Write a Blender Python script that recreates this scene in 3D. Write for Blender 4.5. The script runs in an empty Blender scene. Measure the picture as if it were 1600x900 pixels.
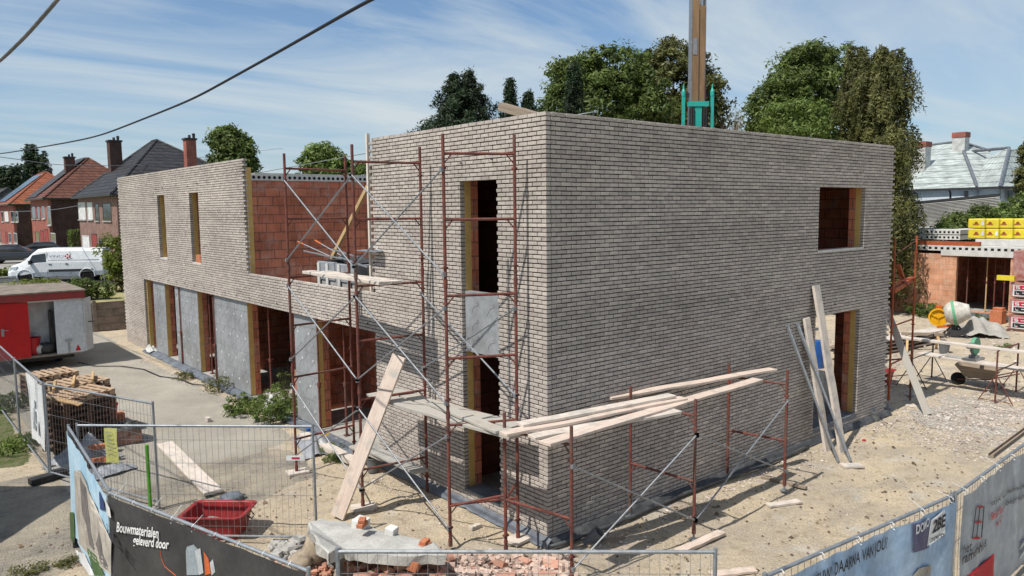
import bpy, math, random
import numpy as np
from mathutils import Vector, Matrix, noise as mn
R = math.radians
rnd = random.Random(7)
S = bpy.context.scene
COL = S.collection
V = Vector
# ------------------------------------------------------------------ camera
F_PX = 1197.7
CP = V((-7.902, -8.69, 5.323))
yw, pt, rl = R(50.314), R(-5.846), R(-0.5837)
FW = V((math.cos(pt)*math.cos(yw), math.cos(pt)*math.sin(yw), math.sin(pt)))
r0 = FW.cross(V((0, 0, 1))).normalized(); u0 = r0.cross(FW)
RT = r0*math.cos(rl)+u0*math.sin(rl); UP = -r0*math.sin(rl)+u0*math.cos(rl)
cam = bpy.data.cameras.new('camera'); co = bpy.data.objects.new('camera', cam); COL.objects.link(co)
co.matrix_world = Matrix(((RT.x, UP.x, -FW.x, CP.x), (RT.y, UP.y, -FW.y, CP.y), (RT.z, UP.z, -FW.z, CP.z), (0, 0, 0, 1)))
cam.sensor_width = 36; cam.lens = F_PX/1600*36; cam.clip_end = 3000; cam.clip_start = .1
S.camera = co
def ray(x, y): return FW+RT*((x-800)/F_PX)-UP*((y-450)/F_PX)
def onp(x, y, ax, v):
    d = ray(x, y); return CP+d*((v-CP[ax])/d[ax])
def at(x, y, z=0): return onp(x, y, 2, z)        # a measured point on the level z
def onX(x, y, v=0): return onp(x, y, 0, v)
def onY(x, y, v=0): return onp(x, y, 1, v)
def dep(x, y, d): return CP+ray(x, y)*d
# ------------------------------------------------------------------ materials
MATS = {}
def newmat(name):
    m = bpy.data.materials.new(name); m.use_nodes = True; nt = m.node_tree; nt.nodes.clear()
    out = nt.nodes.new('ShaderNodeOutputMaterial'); b = nt.nodes.new('ShaderNodeBsdfPrincipled')
    nt.links.new(b.outputs[0], out.inputs[0]); MATS[name] = m
    return m, nt, b, out
def N(nt, t, **k):
    n = nt.nodes.new(t)
    for a, v in k.items():
        if a.startswith('i_'): n.inputs[int(a[2:]) if a[2:].isdigit() else a[2:].replace('_', ' ')].default_value = v
        else: setattr(n, a, v)
    return n
def L(nt, a, b): nt.links.new(a, b)
def c4(c): return (c[0], c[1], c[2], 1)
def mixn(nt, a, b, fac, bt='MIX'):
    n = nt.nodes.new('ShaderNodeMixRGB'); n.blend_type = bt
    for i, v in ((1, a), (2, b), (0, fac)):
        if hasattr(v, 'links'): nt.links.new(v, n.inputs[i])
        elif isinstance(v, (int, float)): n.inputs[i].default_value = v if i == 0 else (v, v, v, 1)
        else: n.inputs[i].default_value = c4(v)
    return n.outputs[0]
def ramp(nt, src, stops):
    n = nt.nodes.new('ShaderNodeValToRGB'); nt.links.new(src, n.inputs[0]); e = n.color_ramp.elements
    while len(e) < len(stops): e.new(.5)
    for i, (p, c) in enumerate(stops):
        e[i].position = p; e[i].color = c4(c) if not isinstance(c, (int, float)) else (c, c, c, 1)
    return n.outputs[0]
def noise(nt, vec, scale, detail=5, rough=.6):
    n = N(nt, 'ShaderNodeTexNoise'); n.inputs['Scale'].default_value = scale; n.inputs['Detail'].default_value = detail
    n.inputs['Roughness'].default_value = rough; nt.links.new(vec, n.inputs['Vector']); return n.outputs[0]
def bumpn(nt, b, h, strength, dist=.02):
    n = N(nt, 'ShaderNodeBump'); n.inputs['Strength'].default_value = strength; n.inputs['Distance'].default_value = dist
    nt.links.new(h, n.inputs['Height']); nt.links.new(n.outputs[0], b.inputs['Normal'])
def scalev(nt, vec, s):
    n = N(nt, 'ShaderNodeMapping'); n.inputs['Scale'].default_value = s; nt.links.new(vec, n.inputs[0]); return n.outputs[0]
def mat(name, c1, c2=None, rough=.8, scale=3, bump=.3, bscale=60, metal=0, isl=.0, stretch=(1, 1, 1), contrast=(.35, .65), spec=.3, dirt=0):
    m, nt, b, out = newmat(name); c2 = c2 or tuple(x*.72 for x in c1)
    if stretch != (1, 1, 1): pos = N(nt, 'ShaderNodeTexCoord').outputs['Object']
    else: pos = N(nt, 'ShaderNodeNewGeometry').outputs['Position']
    v = scalev(nt, pos, stretch)
    n1 = noise(nt, v, scale); c = mixn(nt, c1, c2, ramp(nt, n1, [(contrast[0], 0), (contrast[1], 1)]))
    n3 = noise(nt, v, scale*9, 3); c = mixn(nt, c, ramp(nt, n3, [(.3, .82), (.7, 1.12)]), .8, 'MULTIPLY')
    if isl:
        g = N(nt, 'ShaderNodeNewGeometry'); c = mixn(nt, c, ramp(nt, g.outputs['Random Per Island'], [(0, 1-isl), (1, 1+isl)]), 1, 'MULTIPLY')
    if dirt:
        n4 = noise(nt, pos, .9, 6); c = mixn(nt, c, (.12, .1, .08), ramp(nt, n4, [(.5, 0), (.75, dirt)]))
    L(nt, c, b.inputs['Base Color']); b.inputs['Roughness'].default_value = rough; b.inputs['Metallic'].default_value = metal
    b.inputs['Specular IOR Level'].default_value = spec
    if bump: bumpn(nt, b, noise(nt, v, bscale, 4), bump, .01)
    return m
def brickmat(name, colA, colB, mortar, bw, bh, ms=.01, axis='xy', bump=.5, var=None, rough=.85):
    m, nt, b, out = newmat(name)
    pos = N(nt, 'ShaderNodeNewGeometry').outputs['Position']
    sx = N(nt, 'ShaderNodeSeparateXYZ'); L(nt, pos, sx.inputs[0])
    ad = N(nt, 'ShaderNodeMath', operation='ADD'); L(nt, sx.outputs[0], ad.inputs[0]); L(nt, sx.outputs[1], ad.inputs[1])
    cb = N(nt, 'ShaderNodeCombineXYZ'); L(nt, ad.outputs[0], cb.inputs[0]); L(nt, sx.outputs[2], cb.inputs[1])
    bt = N(nt, 'ShaderNodeTexBrick'); L(nt, cb.outputs[0], bt.inputs['Vector'])
    bt.inputs['Color1'].default_value = c4(colA); bt.inputs['Color2'].default_value = c4(colB); bt.inputs['Mortar'].default_value = c4(mortar)
    bt.inputs['Scale'].default_value = 1; bt.inputs['Mortar Size'].default_value = ms; bt.inputs['Mortar Smooth'].default_value = .2
    bt.inputs['Brick Width'].default_value = bw; bt.inputs['Row Height'].default_value = bh; bt.inputs['Bias'].default_value = -.1
    c = bt.outputs['Color']
    n = noise(nt, pos, 1.7, 6); c = mixn(nt, c, ramp(nt, n, [(.3, .7), (.7, 1.25)]), 1, 'MULTIPLY')
    if var: c = mixn(nt, c, var, ramp(nt, noise(nt, pos, 2.3, 6, .7), [(.5, 0), (.72, .75)]))
    sc = noise(nt, scalev(nt, pos, (1, 1, 60)), 1.5, 2); c = mixn(nt, c, ramp(nt, noise(nt, scalev(nt, pos, (30, 30, 1)), 1.5, 2), [(.35, .8), (.65, 1.12)]), .7, 'MULTIPLY')
    L(nt, c, b.inputs['Base Color']); b.inputs['Roughness'].default_value = rough; b.inputs['Specular IOR Level'].default_value = .15
    iv = N(nt, 'ShaderNodeMath', operation='SUBTRACT'); iv.inputs[0].default_value = 1; L(nt, bt.outputs['Fac'], iv.inputs[1])
    bumpn(nt, b, iv.outputs[0], bump, .02)
    return m
def leafmat(name, c1, c2, trans=.3):
    m, nt, b, out = newmat(name)
    g = N(nt, 'ShaderNodeNewGeometry')
    c = ramp(nt, g.outputs['Random Per Island'], [(0, c2), (1, c1)])
    n = noise(nt, g.outputs['Position'], .9, 3); c = mixn(nt, c, ramp(nt, n, [(.35, .55), (.65, 1.3)]), 1, 'MULTIPLY')
    b.inputs['Roughness'].default_value = .55; b.inputs['Specular IOR Level'].default_value = .25; L(nt, c, b.inputs['Base Color'])
    t = N(nt, 'ShaderNodeBsdfTranslucent'); L(nt, mixn(nt, c, (1.25, 1.3, .6), 1, 'MULTIPLY'), t.inputs[0])
    mx = N(nt, 'ShaderNodeMixShader'); mx.inputs[0].default_value = trans; L(nt, b.outputs[0], mx.inputs[1]); L(nt, t.outputs[0], mx.inputs[2]); L(nt, mx.outputs[0], out.inputs[0])
    return m
def wood(name, c1, c2, dirt=0):
    m, nt, b, out = newmat(name)
    tc = N(nt, 'ShaderNodeTexCoord'); g = N(nt, 'ShaderNodeNewGeometry')
    v = scalev(nt, tc.outputs['Object'], (1.3, 26, 26)); n1 = noise(nt, v, 1.4, 6, .65)
    c = mixn(nt, c1, c2, ramp(nt, n1, [(.35, 0), (.68, 1)]))
    c = mixn(nt, c, ramp(nt, g.outputs['Random Per Island'], [(0, .82), (1, 1.12)]), 1, 'MULTIPLY')
    n2 = noise(nt, g.outputs['Position'], 5, 5); c = mixn(nt, c, (.16, .13, .11), ramp(nt, n2, [(.52, 0), (.78, .5)]))
    if dirt: c = mixn(nt, c, (.4, .385, .35), ramp(nt, noise(nt, g.outputs['Position'], 3, 6), [(.62-dirt*.4, 0), (.76-dirt*.2, .9)]))
    L(nt, c, b.inputs['Base Color']); b.inputs['Roughness'].default_value = .85; b.inputs['Specular IOR Level'].default_value = .15
    bumpn(nt, b, n1, .35, .006)
    return m
mat('brick', (.57, .508, .452), (.455, .405, .362), isl=.09, scale=6, bump=.9, bscale=110, rough=.95, spec=.1)
# per-brick tint: some bricks purple-grey, some pale
nt = MATS['brick'].node_tree; b = [n for n in nt.nodes if n.type == 'BSDF_PRINCIPLED'][0]
lk = b.inputs['Base Color'].links[0]; src = lk.from_socket; g = N(nt, 'ShaderNodeNewGeometry')
mul = N(nt, 'ShaderNodeMath', operation='MULTIPLY'); L(nt, g.outputs['Random Per Island'], mul.inputs[0]); mul.inputs[1].default_value = 7.31
fr = N(nt, 'ShaderNodeMath', operation='FRACT'); L(nt, mul.outputs[0], fr.inputs[0])
c = mixn(nt, src, (.33, .27, .265), ramp(nt, fr.outputs[0], [(.7, 0), (.98, .42)]))
c = mixn(nt, c, ramp(nt, noise(nt, g.outputs['Position'], .45, 5), [(.3, .84), (.7, 1.1)]), 1, 'MULTIPLY')
c = mixn(nt, c, ramp(nt, noise(nt, scalev(nt, g.outputs['Position'], (.12, .12, 1.6)), 1.3, 3), [(.35, .9), (.65, 1.07)]), 1, 'MULTIPLY')
c = mixn(nt, c, (.62, .59, .54), ramp(nt, noise(nt, scalev(nt, g.outputs['Position'], (2.2, 2.2, .8)), 1.6, 7, .7), [(.62, 0), (.76, .55)]))
c = mixn(nt, c, (.25, .2, .17), ramp(nt, noise(nt, g.outputs['Position'], 2.1, 7, .75), [(.6, 0), (.75, .4)]))
L(nt, c, b.inputs['Base Color'])
mat('mortar', (.05, .042, .038), (.03, .026, .024), rough=1, bump=.5)
brickmat('redblock', (.56, .2, .115), (.42, .13, .075), (.2, .1, .075), .42, .25, .013, var=(.5, .34, .28))
brickmat('redblock_shaded', (.15, .055, .035), (.1, .04, .028), (.07, .035, .025), .42, .25, .012)  # same red block darkened, shade of the rooms painted into its colour
brickmat('redblock_pale', (.62, .33, .21), (.54, .25, .14), (.42, .27, .19), .5, .25, .012, var=(.6, .42, .3))
brickmat('housebrick_red', (.36, .11, .08), (.28, .085, .065), (.3, .2, .17), .22, .07, .008)
brickmat('housebrick_dark', (.11, .06, .05), (.085, .045, .04), (.1, .08, .07), .22, .07, .008)  # on house side walls its darkness paints in the shade of that face
brickmat('housebrick_brown', (.28, .17, .14), (.22, .13, .11), (.25, .19, .17), .22, .07, .008)
brickmat('tiles_black', (.045, .043, .045), (.07, .066, .066), (.015, .015, .015), .26, .3, .03, bump=1, rough=.55)
brickmat('tiles_slate', (.085, .085, .09), (.06, .06, .066), (.03, .03, .03), .3, .2, .015, bump=.7, rough=.6)
brickmat('tiles_brown', (.2, .085, .055), (.14, .06, .045), (.05, .025, .02), .26, .3, .03, bump=1, rough=.6)
brickmat('tiles_orange', (.36, .12, .06), (.28, .095, .05), (.14, .05, .03), .26, .3, .03, bump=1, rough=.6)
brickmat('slates_pale', (.46, .51, .49), (.39, .43, .415), (.22, .24, .235), .45, .42, .03, bump=.8, rough=.5)
mat('foil', (.4, .415, .43), (.31, .32, .33), rough=.55, metal=.3, scale=.9, bump=.05, bscale=3, dirt=.25)
mat('pir', (.64, .43, .15), (.54, .35, .12), rough=.9, scale=5)
mat('concrete', (.42, .41, .38), (.3, .29, .27), rough=.95, scale=2.5, bump=.6, bscale=50)
mat('concrete_white', (.62, .61, .58), (.5, .49, .46), rough=.9, scale=4, bump=.4)
mat('slab_grey', (.5, .49, .46), (.38, .37, .345), rough=.95, scale=3, bump=.8, bscale=30)
mat('hole', (.012, .011, .01), rough=1, bump=0)
mat('interior', (.1, .085, .075), (.07, .06, .05), rough=1)
mat('rust', (.2, .058, .042), (.11, .045, .036), rough=.7, scale=14, bump=.5, dirt=.8, contrast=(.42, .58))
mat('rust_orange', (.42, .1, .035), (.28, .075, .035), rough=.7, scale=6, bump=.3)
mat('galv', (.34, .36, .38), (.24, .26, .28), rough=.55, metal=.5, scale=14, bump=.1)
mat('galv_dull', (.34, .355, .37), (.24, .25, .27), rough=.5, metal=.55, scale=14, bump=.1)
wood('plank', (.74, .61, .52), (.58, .46, .38), dirt=.12)
wood('plank_pale', (.74, .66, .58), (.58, .5, .43), dirt=.3)
wood('plank_dirty', (.52, .45, .37), (.4, .34, .28), dirt=1)
wood('wood_old', (.36, .29, .22), (.22, .17, .13))
wood('wood_yellow', (.62, .43, .22), (.5, .33, .17))
wood('pallet', (.5, .36, .24), (.32, .22, .15))
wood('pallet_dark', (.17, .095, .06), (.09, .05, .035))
mat('membrane', (.045, .047, .05), (.09, .092, .095), rough=.5, scale=5, bump=.8, bscale=8)
mat('lead', (.17, .19, .22), (.11, .12, .14), rough=.5, scale=4, bump=.5, bscale=10)
mat('pipe_grey', (.16, .165, .17), rough=.5)
mat('tub_red', (.36, .03, .035), (.25, .03, .03), rough=.45, scale=5, dirt=.5, bump=.2)
mat('bucket_red', (.55, .02, .025), rough=.4, bump=.1)
mat('black_rubber', (.025, .025, .026), (.04, .04, .04), rough=.7)
mat('black_sheet', (.035, .034, .033), (.07, .066, .06), rough=.45, bump=.9, bscale=14)
mat('grey_sheet', (.35, .36, .38), (.22, .23, .25), rough=.4, bump=.9, bscale=10)
mat('white_sheet', (.62, .62, .6), (.42, .42, .4), rough=.5, bump=.8, bscale=12)
mat('white_paint', (.78, .79, .8), (.68, .69, .7), rough=.35, bump=.05, scale=1.5)
mat('white_wall', (.6, .62, .64), (.5, .52, .54), rough=.7, bump=.1, scale=1.2)
mat('bluewhite', (.62, .68, .74), (.55, .61, .67), rough=.8, scale=1)
mat('red_paint', (.5, .012, .014), (.42, .012, .014), rough=.4, bump=.05)
mat('fascia_red', (.32, .045, .04), (.24, .05, .045), rough=.7, bump=.3, scale=4)
mat('roof_felt', (.3, .24, .2), (.15, .135, .11), rough=1, scale=3, bump=.6)
mat('moss', (.11, .13, .03), (.16, .14, .04), rough=1, scale=6, bump=1)
mat('glass_dark', (.02, .022, .026), (.05, .055, .06), rough=.08, scale=.7, bump=0, spec=.7)
mat('shutter', (.75, .75, .74), rough=.6, bump=.1)
mat('trim_dark', (.05, .05, .052), rough=.6)
mat('frame_white', (.7, .7, .69), rough=.5, bump=0)
mat('solar', (.02, .035, .07), (.03, .05, .09), rough=.15, bump=0, spec=.8)
mat('car_dark', (.035, .04, .045), rough=.25, bump=0, spec=.6)
mat('car_blue', (.03, .05, .08), rough=.25, bump=0, spec=.6)
mat('van_white', (.76, .78, .8), (.72, .74, .76), rough=.25, bump=0, spec=.5, scale=1)
mat('tyre', (.02, .02, .02), rough=.9)
mat('rim', (.4, .41, .42), rough=.35, metal=.7, bump=0)
mat('lamp_red', (.5, .01, .01), rough=.3, bump=0)
mat('lamp_clear', (.5, .55, .6), rough=.15, bump=0, spec=.8)
mat('print_foil', (.2, .21, .225), rough=.6, bump=0)
mat('letter_white', (.82, .82, .8), rough=.7, bump=0)
mat('letter_dark', (.035, .035, .045), rough=.7, bump=0)
mat('letter_red', (.55, .03, .04), rough=.7, bump=0)
mat('print_orange', (.6, .13, .04), rough=.7, bump=0)
mat('print_grey', (.3, .34, .37), (.24, .28, .3), rough=.7, bump=0)
mat('print_pale', (.5, .53, .54), rough=.7, bump=0)
mat('print_beige', (.5, .46, .4), (.3, .27, .23), rough=.7, bump=0, scale=4)
mat('print_dark', (.12, .11, .11), (.2, .18, .17), rough=.7, bump=0, scale=5)
mat('print_navy', (.04, .07, .2), rough=.7, bump=0)
mat('print_purple', (.13, .12, .2), (.09, .085, .15), rough=.7, bump=0)
mat('print_green', (.05, .1, .04), (.08, .14, .05), rough=.8, bump=0, scale=9)
mat('banner_black', (.06, .06, .06), (.035, .035, .036), rough=.6, scale=2, bump=.5, bscale=7)
mat('banner_sky', (.33, .53, .68), (.5, .64, .74), rough=.6, scale=1.5, bump=.6, bscale=5)
mat('banner_blue', (.38, .5, .64), (.22, .34, .5), rough=.55, scale=1.3, bump=.9, bscale=4)
mat('banner_grey', (.42, .45, .48), (.25, .28, .31), rough=.55, scale=1.1, bump=.9, bscale=4)
mat('banner_white', (.75, .76, .77), (.6, .62, .64), rough=.6, scale=3, bump=.6, bscale=7)
mat('yellow_sign', (.66, .62, .22), (.5, .5, .16), rough=.6, scale=5)
mat('green_paint', (.1, .36, .03), (.08, .25, .03), rough=.6)
mat('teal', (.03, .4, .33), (.03, .33, .28), rough=.45, bump=.05)
mat('crane_brown', (.28, .17, .09), (.2, .12, .065), rough=.6, scale=2, stretch=(3, 3, .5), bump=.1)
mat('rock', (.42, .35, .26), (.25, .2, .15), rough=1, scale=5, bump=.9, bscale=14)
mat('rubble_grey', (.45, .43, .4), (.33, .31, .29), rough=1, isl=.25, scale=7, bump=.8)
mat('rubble_red', (.46, .2, .13), (.4, .27, .21), rough=1, isl=.35, scale=6, bump=.8)
mat('rubble_pink', (.56, .43, .36), (.42, .3, .24), rough=1, isl=.3, scale=7, bump=.8)
mat('brick_orange', (.52, .2, .1), (.42, .15, .08), rough=1, scale=8, bump=.7)
mat('white_block', (.75, .74, .7), (.62, .61, .58), rough=1, bump=.4)
mat('pebble', (.52, .46, .4), (.38, .31, .27), rough=1, isl=.35, bump=.4)
mat('orange_plastic', (.62, .14, .03), rough=.5)
mat('yellow_plastic', (.75, .4, .01), (.6, .3, .01), rough=.4, bump=.05)
mat('mixer_steel', (.62, .59, .52), (.42, .39, .34), rough=.8, metal=0, scale=6, bump=.4, dirt=.3)
mat('mixer_green', (.1, .38, .2), (.15, .3, .2), rough=.6)
mat('blue_plastic', (.03, .13, .42), rough=.45)
mat('stack_yellow', (.72, .58, .04), (.6, .5, .04), rough=.4, bump=.4, bscale=12)
mat('stack_pink', (.42, .26, .24), (.3, .1, .08), rough=.35, bump=.6, bscale=10, scale=5)
mat('label_red', (.55, .02, .06), rough=.5, bump=0)
mat('label_black', (.03, .03, .035), rough=.5, bump=0)
mat('corrugated', (.4, .39, .36), (.33, .32, .3), rough=.6, scale=1)
mat('cable', (.02, .022, .03), rough=.6, bump=0)
mat('blob_mortar', (.4, .38, .34), (.3, .28, .25), rough=1, bump=1, bscale=20)
leafmat('leaf_mid', (.16, .205, .055), (.065, .1, .028))
leafmat('leaf_bright', (.2, .26, .07), (.09, .14, .035))
leafmat('leaf_dark', (.04, .065, .028), (.018, .032, .014), .15)
leafmat('leaf_olive', (.17, .17, .055), (.075, .08, .028), .2)
leafmat('leaf_yellow', (.24, .27, .06), (.12, .16, .03))
mat('bark', (.11, .085, .06), rough=1, stretch=(4, 4, 1))
# asphalt / grass
mat('asphalt', (.075, .075, .075), (.055, .055, .055), rough=.95, bump=.4, bscale=90)
mat('verge', (.2, .23, .07), (.36, .3, .16), rough=1, scale=.5, bump=1, bscale=12)
mat('pavement', (.32, .3, .27), (.25, .24, .22), rough=.95, scale=.8, bump=.3)
# ------------------------------------------------------------------ mesh builder
class MB:
    def __init__(s): s.v = []; s.f = []
    def add(s, vs, fs):
        n = len(s.v); s.v += [tuple(p) for p in vs]; s.f += [tuple(i+n for i in f) for f in fs]; return s
    def bb(s, x0, x1, y0, y1, z0, z1):
        vs = [(x0, y0, z0), (x1, y0, z0), (x1, y1, z0), (x0, y1, z0), (x0, y0, z1), (x1, y0, z1), (x1, y1, z1), (x0, y1, z1)]
        return s.add(vs, [(0, 3, 2, 1), (4, 5, 6, 7), (0, 1, 5, 4), (1, 2, 6, 5), (2, 3, 7, 6), (3, 0, 4, 7)])
    def box(s, c, sz, m=None):
        x, y, z = sz[0]/2, sz[1]/2, sz[2]/2; vs = [V(p) for p in ((-x, -y, -z), (x, -y, -z), (x, y, -z), (-x, y, -z), (-x, -y, z), (x, -y, z), (x, y, z), (-x, y, z))]
        if m is not None: vs = [m @ p for p in vs]
        return s.add([p+V(c) for p in vs], [(0, 3, 2, 1), (4, 5, 6, 7), (0, 1, 5, 4), (1, 2, 6, 5), (2, 3, 7, 6), (3, 0, 4, 7)])
    def beam(s, p, q, w, h, up=(0, 0, 1)):
        p, q = V(p), V(q); d = (q-p).normalized(); a = d.cross(V(up))
        if a.length < 1e-4: a = d.cross(V((1, 0, 0)))
        a.normalize(); b = a.cross(d); a = a*w/2; b = b*h/2
        return s.add([p-a-b, p+a-b, p+a+b, p-a+b, q-a-b, q+a-b, q+a+b, q-a+b], [(0, 1, 2, 3), (7, 6, 5, 4), (0, 4, 5, 1), (1, 5, 6, 2), (2, 6, 7, 3), (3, 7, 4, 0)])
    def tube(s, pts, r, n=8, caps=True):
        pts = [V(p) for p in pts]; rs = r if isinstance(r, (list, tuple)) else [r]*len(pts)
        a = None; vs = []
        for i, p in enumerate(pts):
            d = (pts[min(i+1, len(pts)-1)]-pts[max(i-1, 0)]).normalized()
            if a is None: a = d.orthogonal().normalized()
            else: a = (a-d*a.dot(d)).normalized()
            b = d.cross(a)
            for k in range(n):
                t = 2*math.pi*k/n; vs.append(p+(a*math.cos(t)+b*math.sin(t))*rs[i])
        fs = [(i*n+k, i*n+(k+1) % n, (i+1)*n+(k+1) % n, (i+1)*n+k) for i in range(len(pts)-1) for k in range(n)]
        if caps: fs += [tuple(range(n))[::-1], tuple(range((len(pts)-1)*n, len(pts)*n))]
        return s.add(vs, fs)
    def lathe(s, prof, c=(0, 0, 0), n=20, m=None, cap=True):
        m = m or Matrix.Identity(3); vs = []
        for r, z in prof:
            for k in range(n): t = 2*math.pi*k/n; vs.append(m @ V((r*math.cos(t), r*math.sin(t), z))+V(c))
        fs = [(i*n+k, i*n+(k+1) % n, (i+1)*n+(k+1) % n, (i+1)*n+k) for i in range(len(prof)-1) for k in range(n)]
        if cap: fs += [tuple(range(n))[::-1], tuple(range((len(prof)-1)*n, len(prof)*n))]
        return s.add(vs, fs)
    def ext(s, poly, vec):
        n = len(poly); vec = V(vec); vs = [V(p) for p in poly]; vs += [p+vec for p in vs]
        return s.add(vs, [tuple(range(n))[::-1], tuple(range(n, 2*n))]+[(i, (i+1) % n, n+(i+1) % n, n+i) for i in range(n)])
    def rock(s, c, sz, seed=0, n=8, k=.35, flat=False):
        vs = []; fs = []; m = n//2+1
        for i in range(m+1):
            for j in range(n):
                th = math.pi*i/m; ph = 2*math.pi*j/n; d = V((math.sin(th)*math.cos(ph), math.sin(th)*math.sin(ph), math.cos(th)))
                if flat: mx = max(abs(d.x), abs(d.y), abs(d.z)); d = d/mx*.72 if mx > .6 else d
                q = 1+k*mn.noise(d*1.5+V((seed*3.7, seed*1.3, 0))); vs.append(V((d.x*sz[0], d.y*sz[1], d.z*sz[2]))*q+V(c))
        fs = [(i*n+j, i*n+(j+1) % n, (i+1)*n+(j+1) % n, (i+1)*n+j) for i in range(m) for j in range(n)]
        return s.add(vs, fs)
    def build(s, name, m, parent=None, world=False, smooth=False, bev=0):
        me = bpy.data.meshes.new(name); vs = s.v
        if world and parent is not None:
            im = RM[parent.name].inverted(); vs = [tuple(im @ V(p)) for p in vs]
        me.from_pydata(vs, [], s.f); me.update()
        o = bpy.data.objects.new(name, me); COL.objects.link(o)
        me.materials.append(MATS[m] if isinstance(m, str) else m)
        if smooth: me.shade_smooth() if hasattr(me, 'shade_smooth') else None
        if parent is not None: o.parent = parent; RM[o.name] = RM[parent.name]
        else: RM[o.name] = Matrix.Identity(4)
        if bev:
            md = o.modifiers.new('bevel', 'BEVEL'); md.width = bev; md.segments = 2; md.limit_method = 'ANGLE'
        return o
RM = {}
def tag(o, label, cat=None, group=None, kind=None):
    if label: o['label'] = label
    if cat: o['category'] = cat
    if group: o['group'] = group
    if kind: o['kind'] = kind
    return o
def root(name, loc, label, cat, group=None, rz=0, mtx=None):
    o = bpy.data.objects.new(name, None); COL.objects.link(o); o.empty_display_size = .2
    mw = mtx if mtx is not None else Matrix.Translation(V(loc)) @ Matrix.Rotation(rz, 4, 'Z')
    o.matrix_world = mw; RM[o.name] = mw
    return tag(o, label, cat, group)
def struct(o): o['kind'] = 'structure'; return o
def dup(o, loc, rz=0, label=None, group=None):
    def cp(a, par):
        c = a.copy(); COL.objects.link(c); c.parent = par
        for ch in [x for x in ALL(a)]: cp(ch, c)
        return c
    c = cp(o, None); c.location = loc; c.rotation_euler = (0, 0, rz)
    RM[c.name] = Matrix.Translation(V(loc)) @ Matrix.Rotation(rz, 4, 'Z')
    if label: c['label'] = label
    if group: c['group'] = group
    return c
def ALL(a): return [x for x in bpy.data.objects if x.parent == a]
def local_thing(mb, name, m, p, q, label, cat, group=None, up=(0, 0, 1), bev=0):
    "a single-mesh thing whose object axis x runs from p to q"
    p, q = V(p), V(q); d = (q-p).normalized(); y = V(up).cross(d)
    if y.length < 1e-3: y = V((0, 1, 0))
    y.normalize(); z = d.cross(y)
    M4 = Matrix(((d.x, y.x, z.x, p.x), (d.y, y.y, z.y, p.y), (d.z, y.z, z.z, p.z), (0, 0, 0, 1)))
    o = mb.build(name, m, bev=bev); o.matrix_world = M4
    return tag(o, label, cat, group)
def plank(p, q, w=.21, h=.05, m='plank', label='', group=None, up=(0, 0, 1), name='plank', cat='plank', sag=.0, bow=0):
    p, q = V(p), V(q); l = (q-p).length; mb = MB(); n = 10; vs = []
    for i in range(n+1):
        t = i/n; zz = -sag*math.sin(math.pi*t)+.014*mn.noise(V((t*5, l, p.x))); yy = bow*math.sin(math.pi*t)
        for a, b in ((-1, -1), (1, -1), (1, 1), (-1, 1)): vs.append((t*l, yy+a*w/2, zz+b*h/2))
    fs = [(i*4+k, i*4+(k+1) % 4, (i+1)*4+(k+1) % 4, (i+1)*4+k) for i in range(n) for k in range(4)]+[(3, 2, 1, 0), (n*4, n*4+1, n*4+2, n*4+3)]
    mb.add(vs, fs)
    return local_thing(mb, name, m, p, q, label, cat, group, up, bev=.006)
# ------------------------------------------------------------------ ground
def sm(a, b, x): t = max(0, min(1, (x-a)/(b-a))); return t*t*(3-2*t)
def nz(x, y, s, k=0): return mn.noise(V((x*s, y*s, k)))
def gh(x, y):
    h = .035*nz(x, y, .9)+.022*nz(x, y, 3.1, 5)+.014*nz(x*1.1, y, 7.3, 8)
    if -1.2 < y < .0 or -1.0 < x < 0: h += .03
    for (ya, w) in ((-2.7, .16), (-3.9, .16)): h -= .05*math.exp(-((y-ya-.35*math.sin(x*.35))/w)**2)*sm(2, 5, x)*(.6+.8*nz(x, y, 1.7, 4))
    yard = sm(-7, -5, x)*1
    if x > -.6 and y > -.4 and x < 12 and y < 27: return -.02
    h *= .6+.4*sm(8, 3, y)
    h += .55*math.exp(-((x-23.5)**2/14+(y+1.5)**2/6))+.35*math.exp(-((x-28)**2/12+(y+4)**2/14))+.12*math.exp(-((x-20)**2/6+(y+.5)**2/3))
    return h-.01
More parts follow.
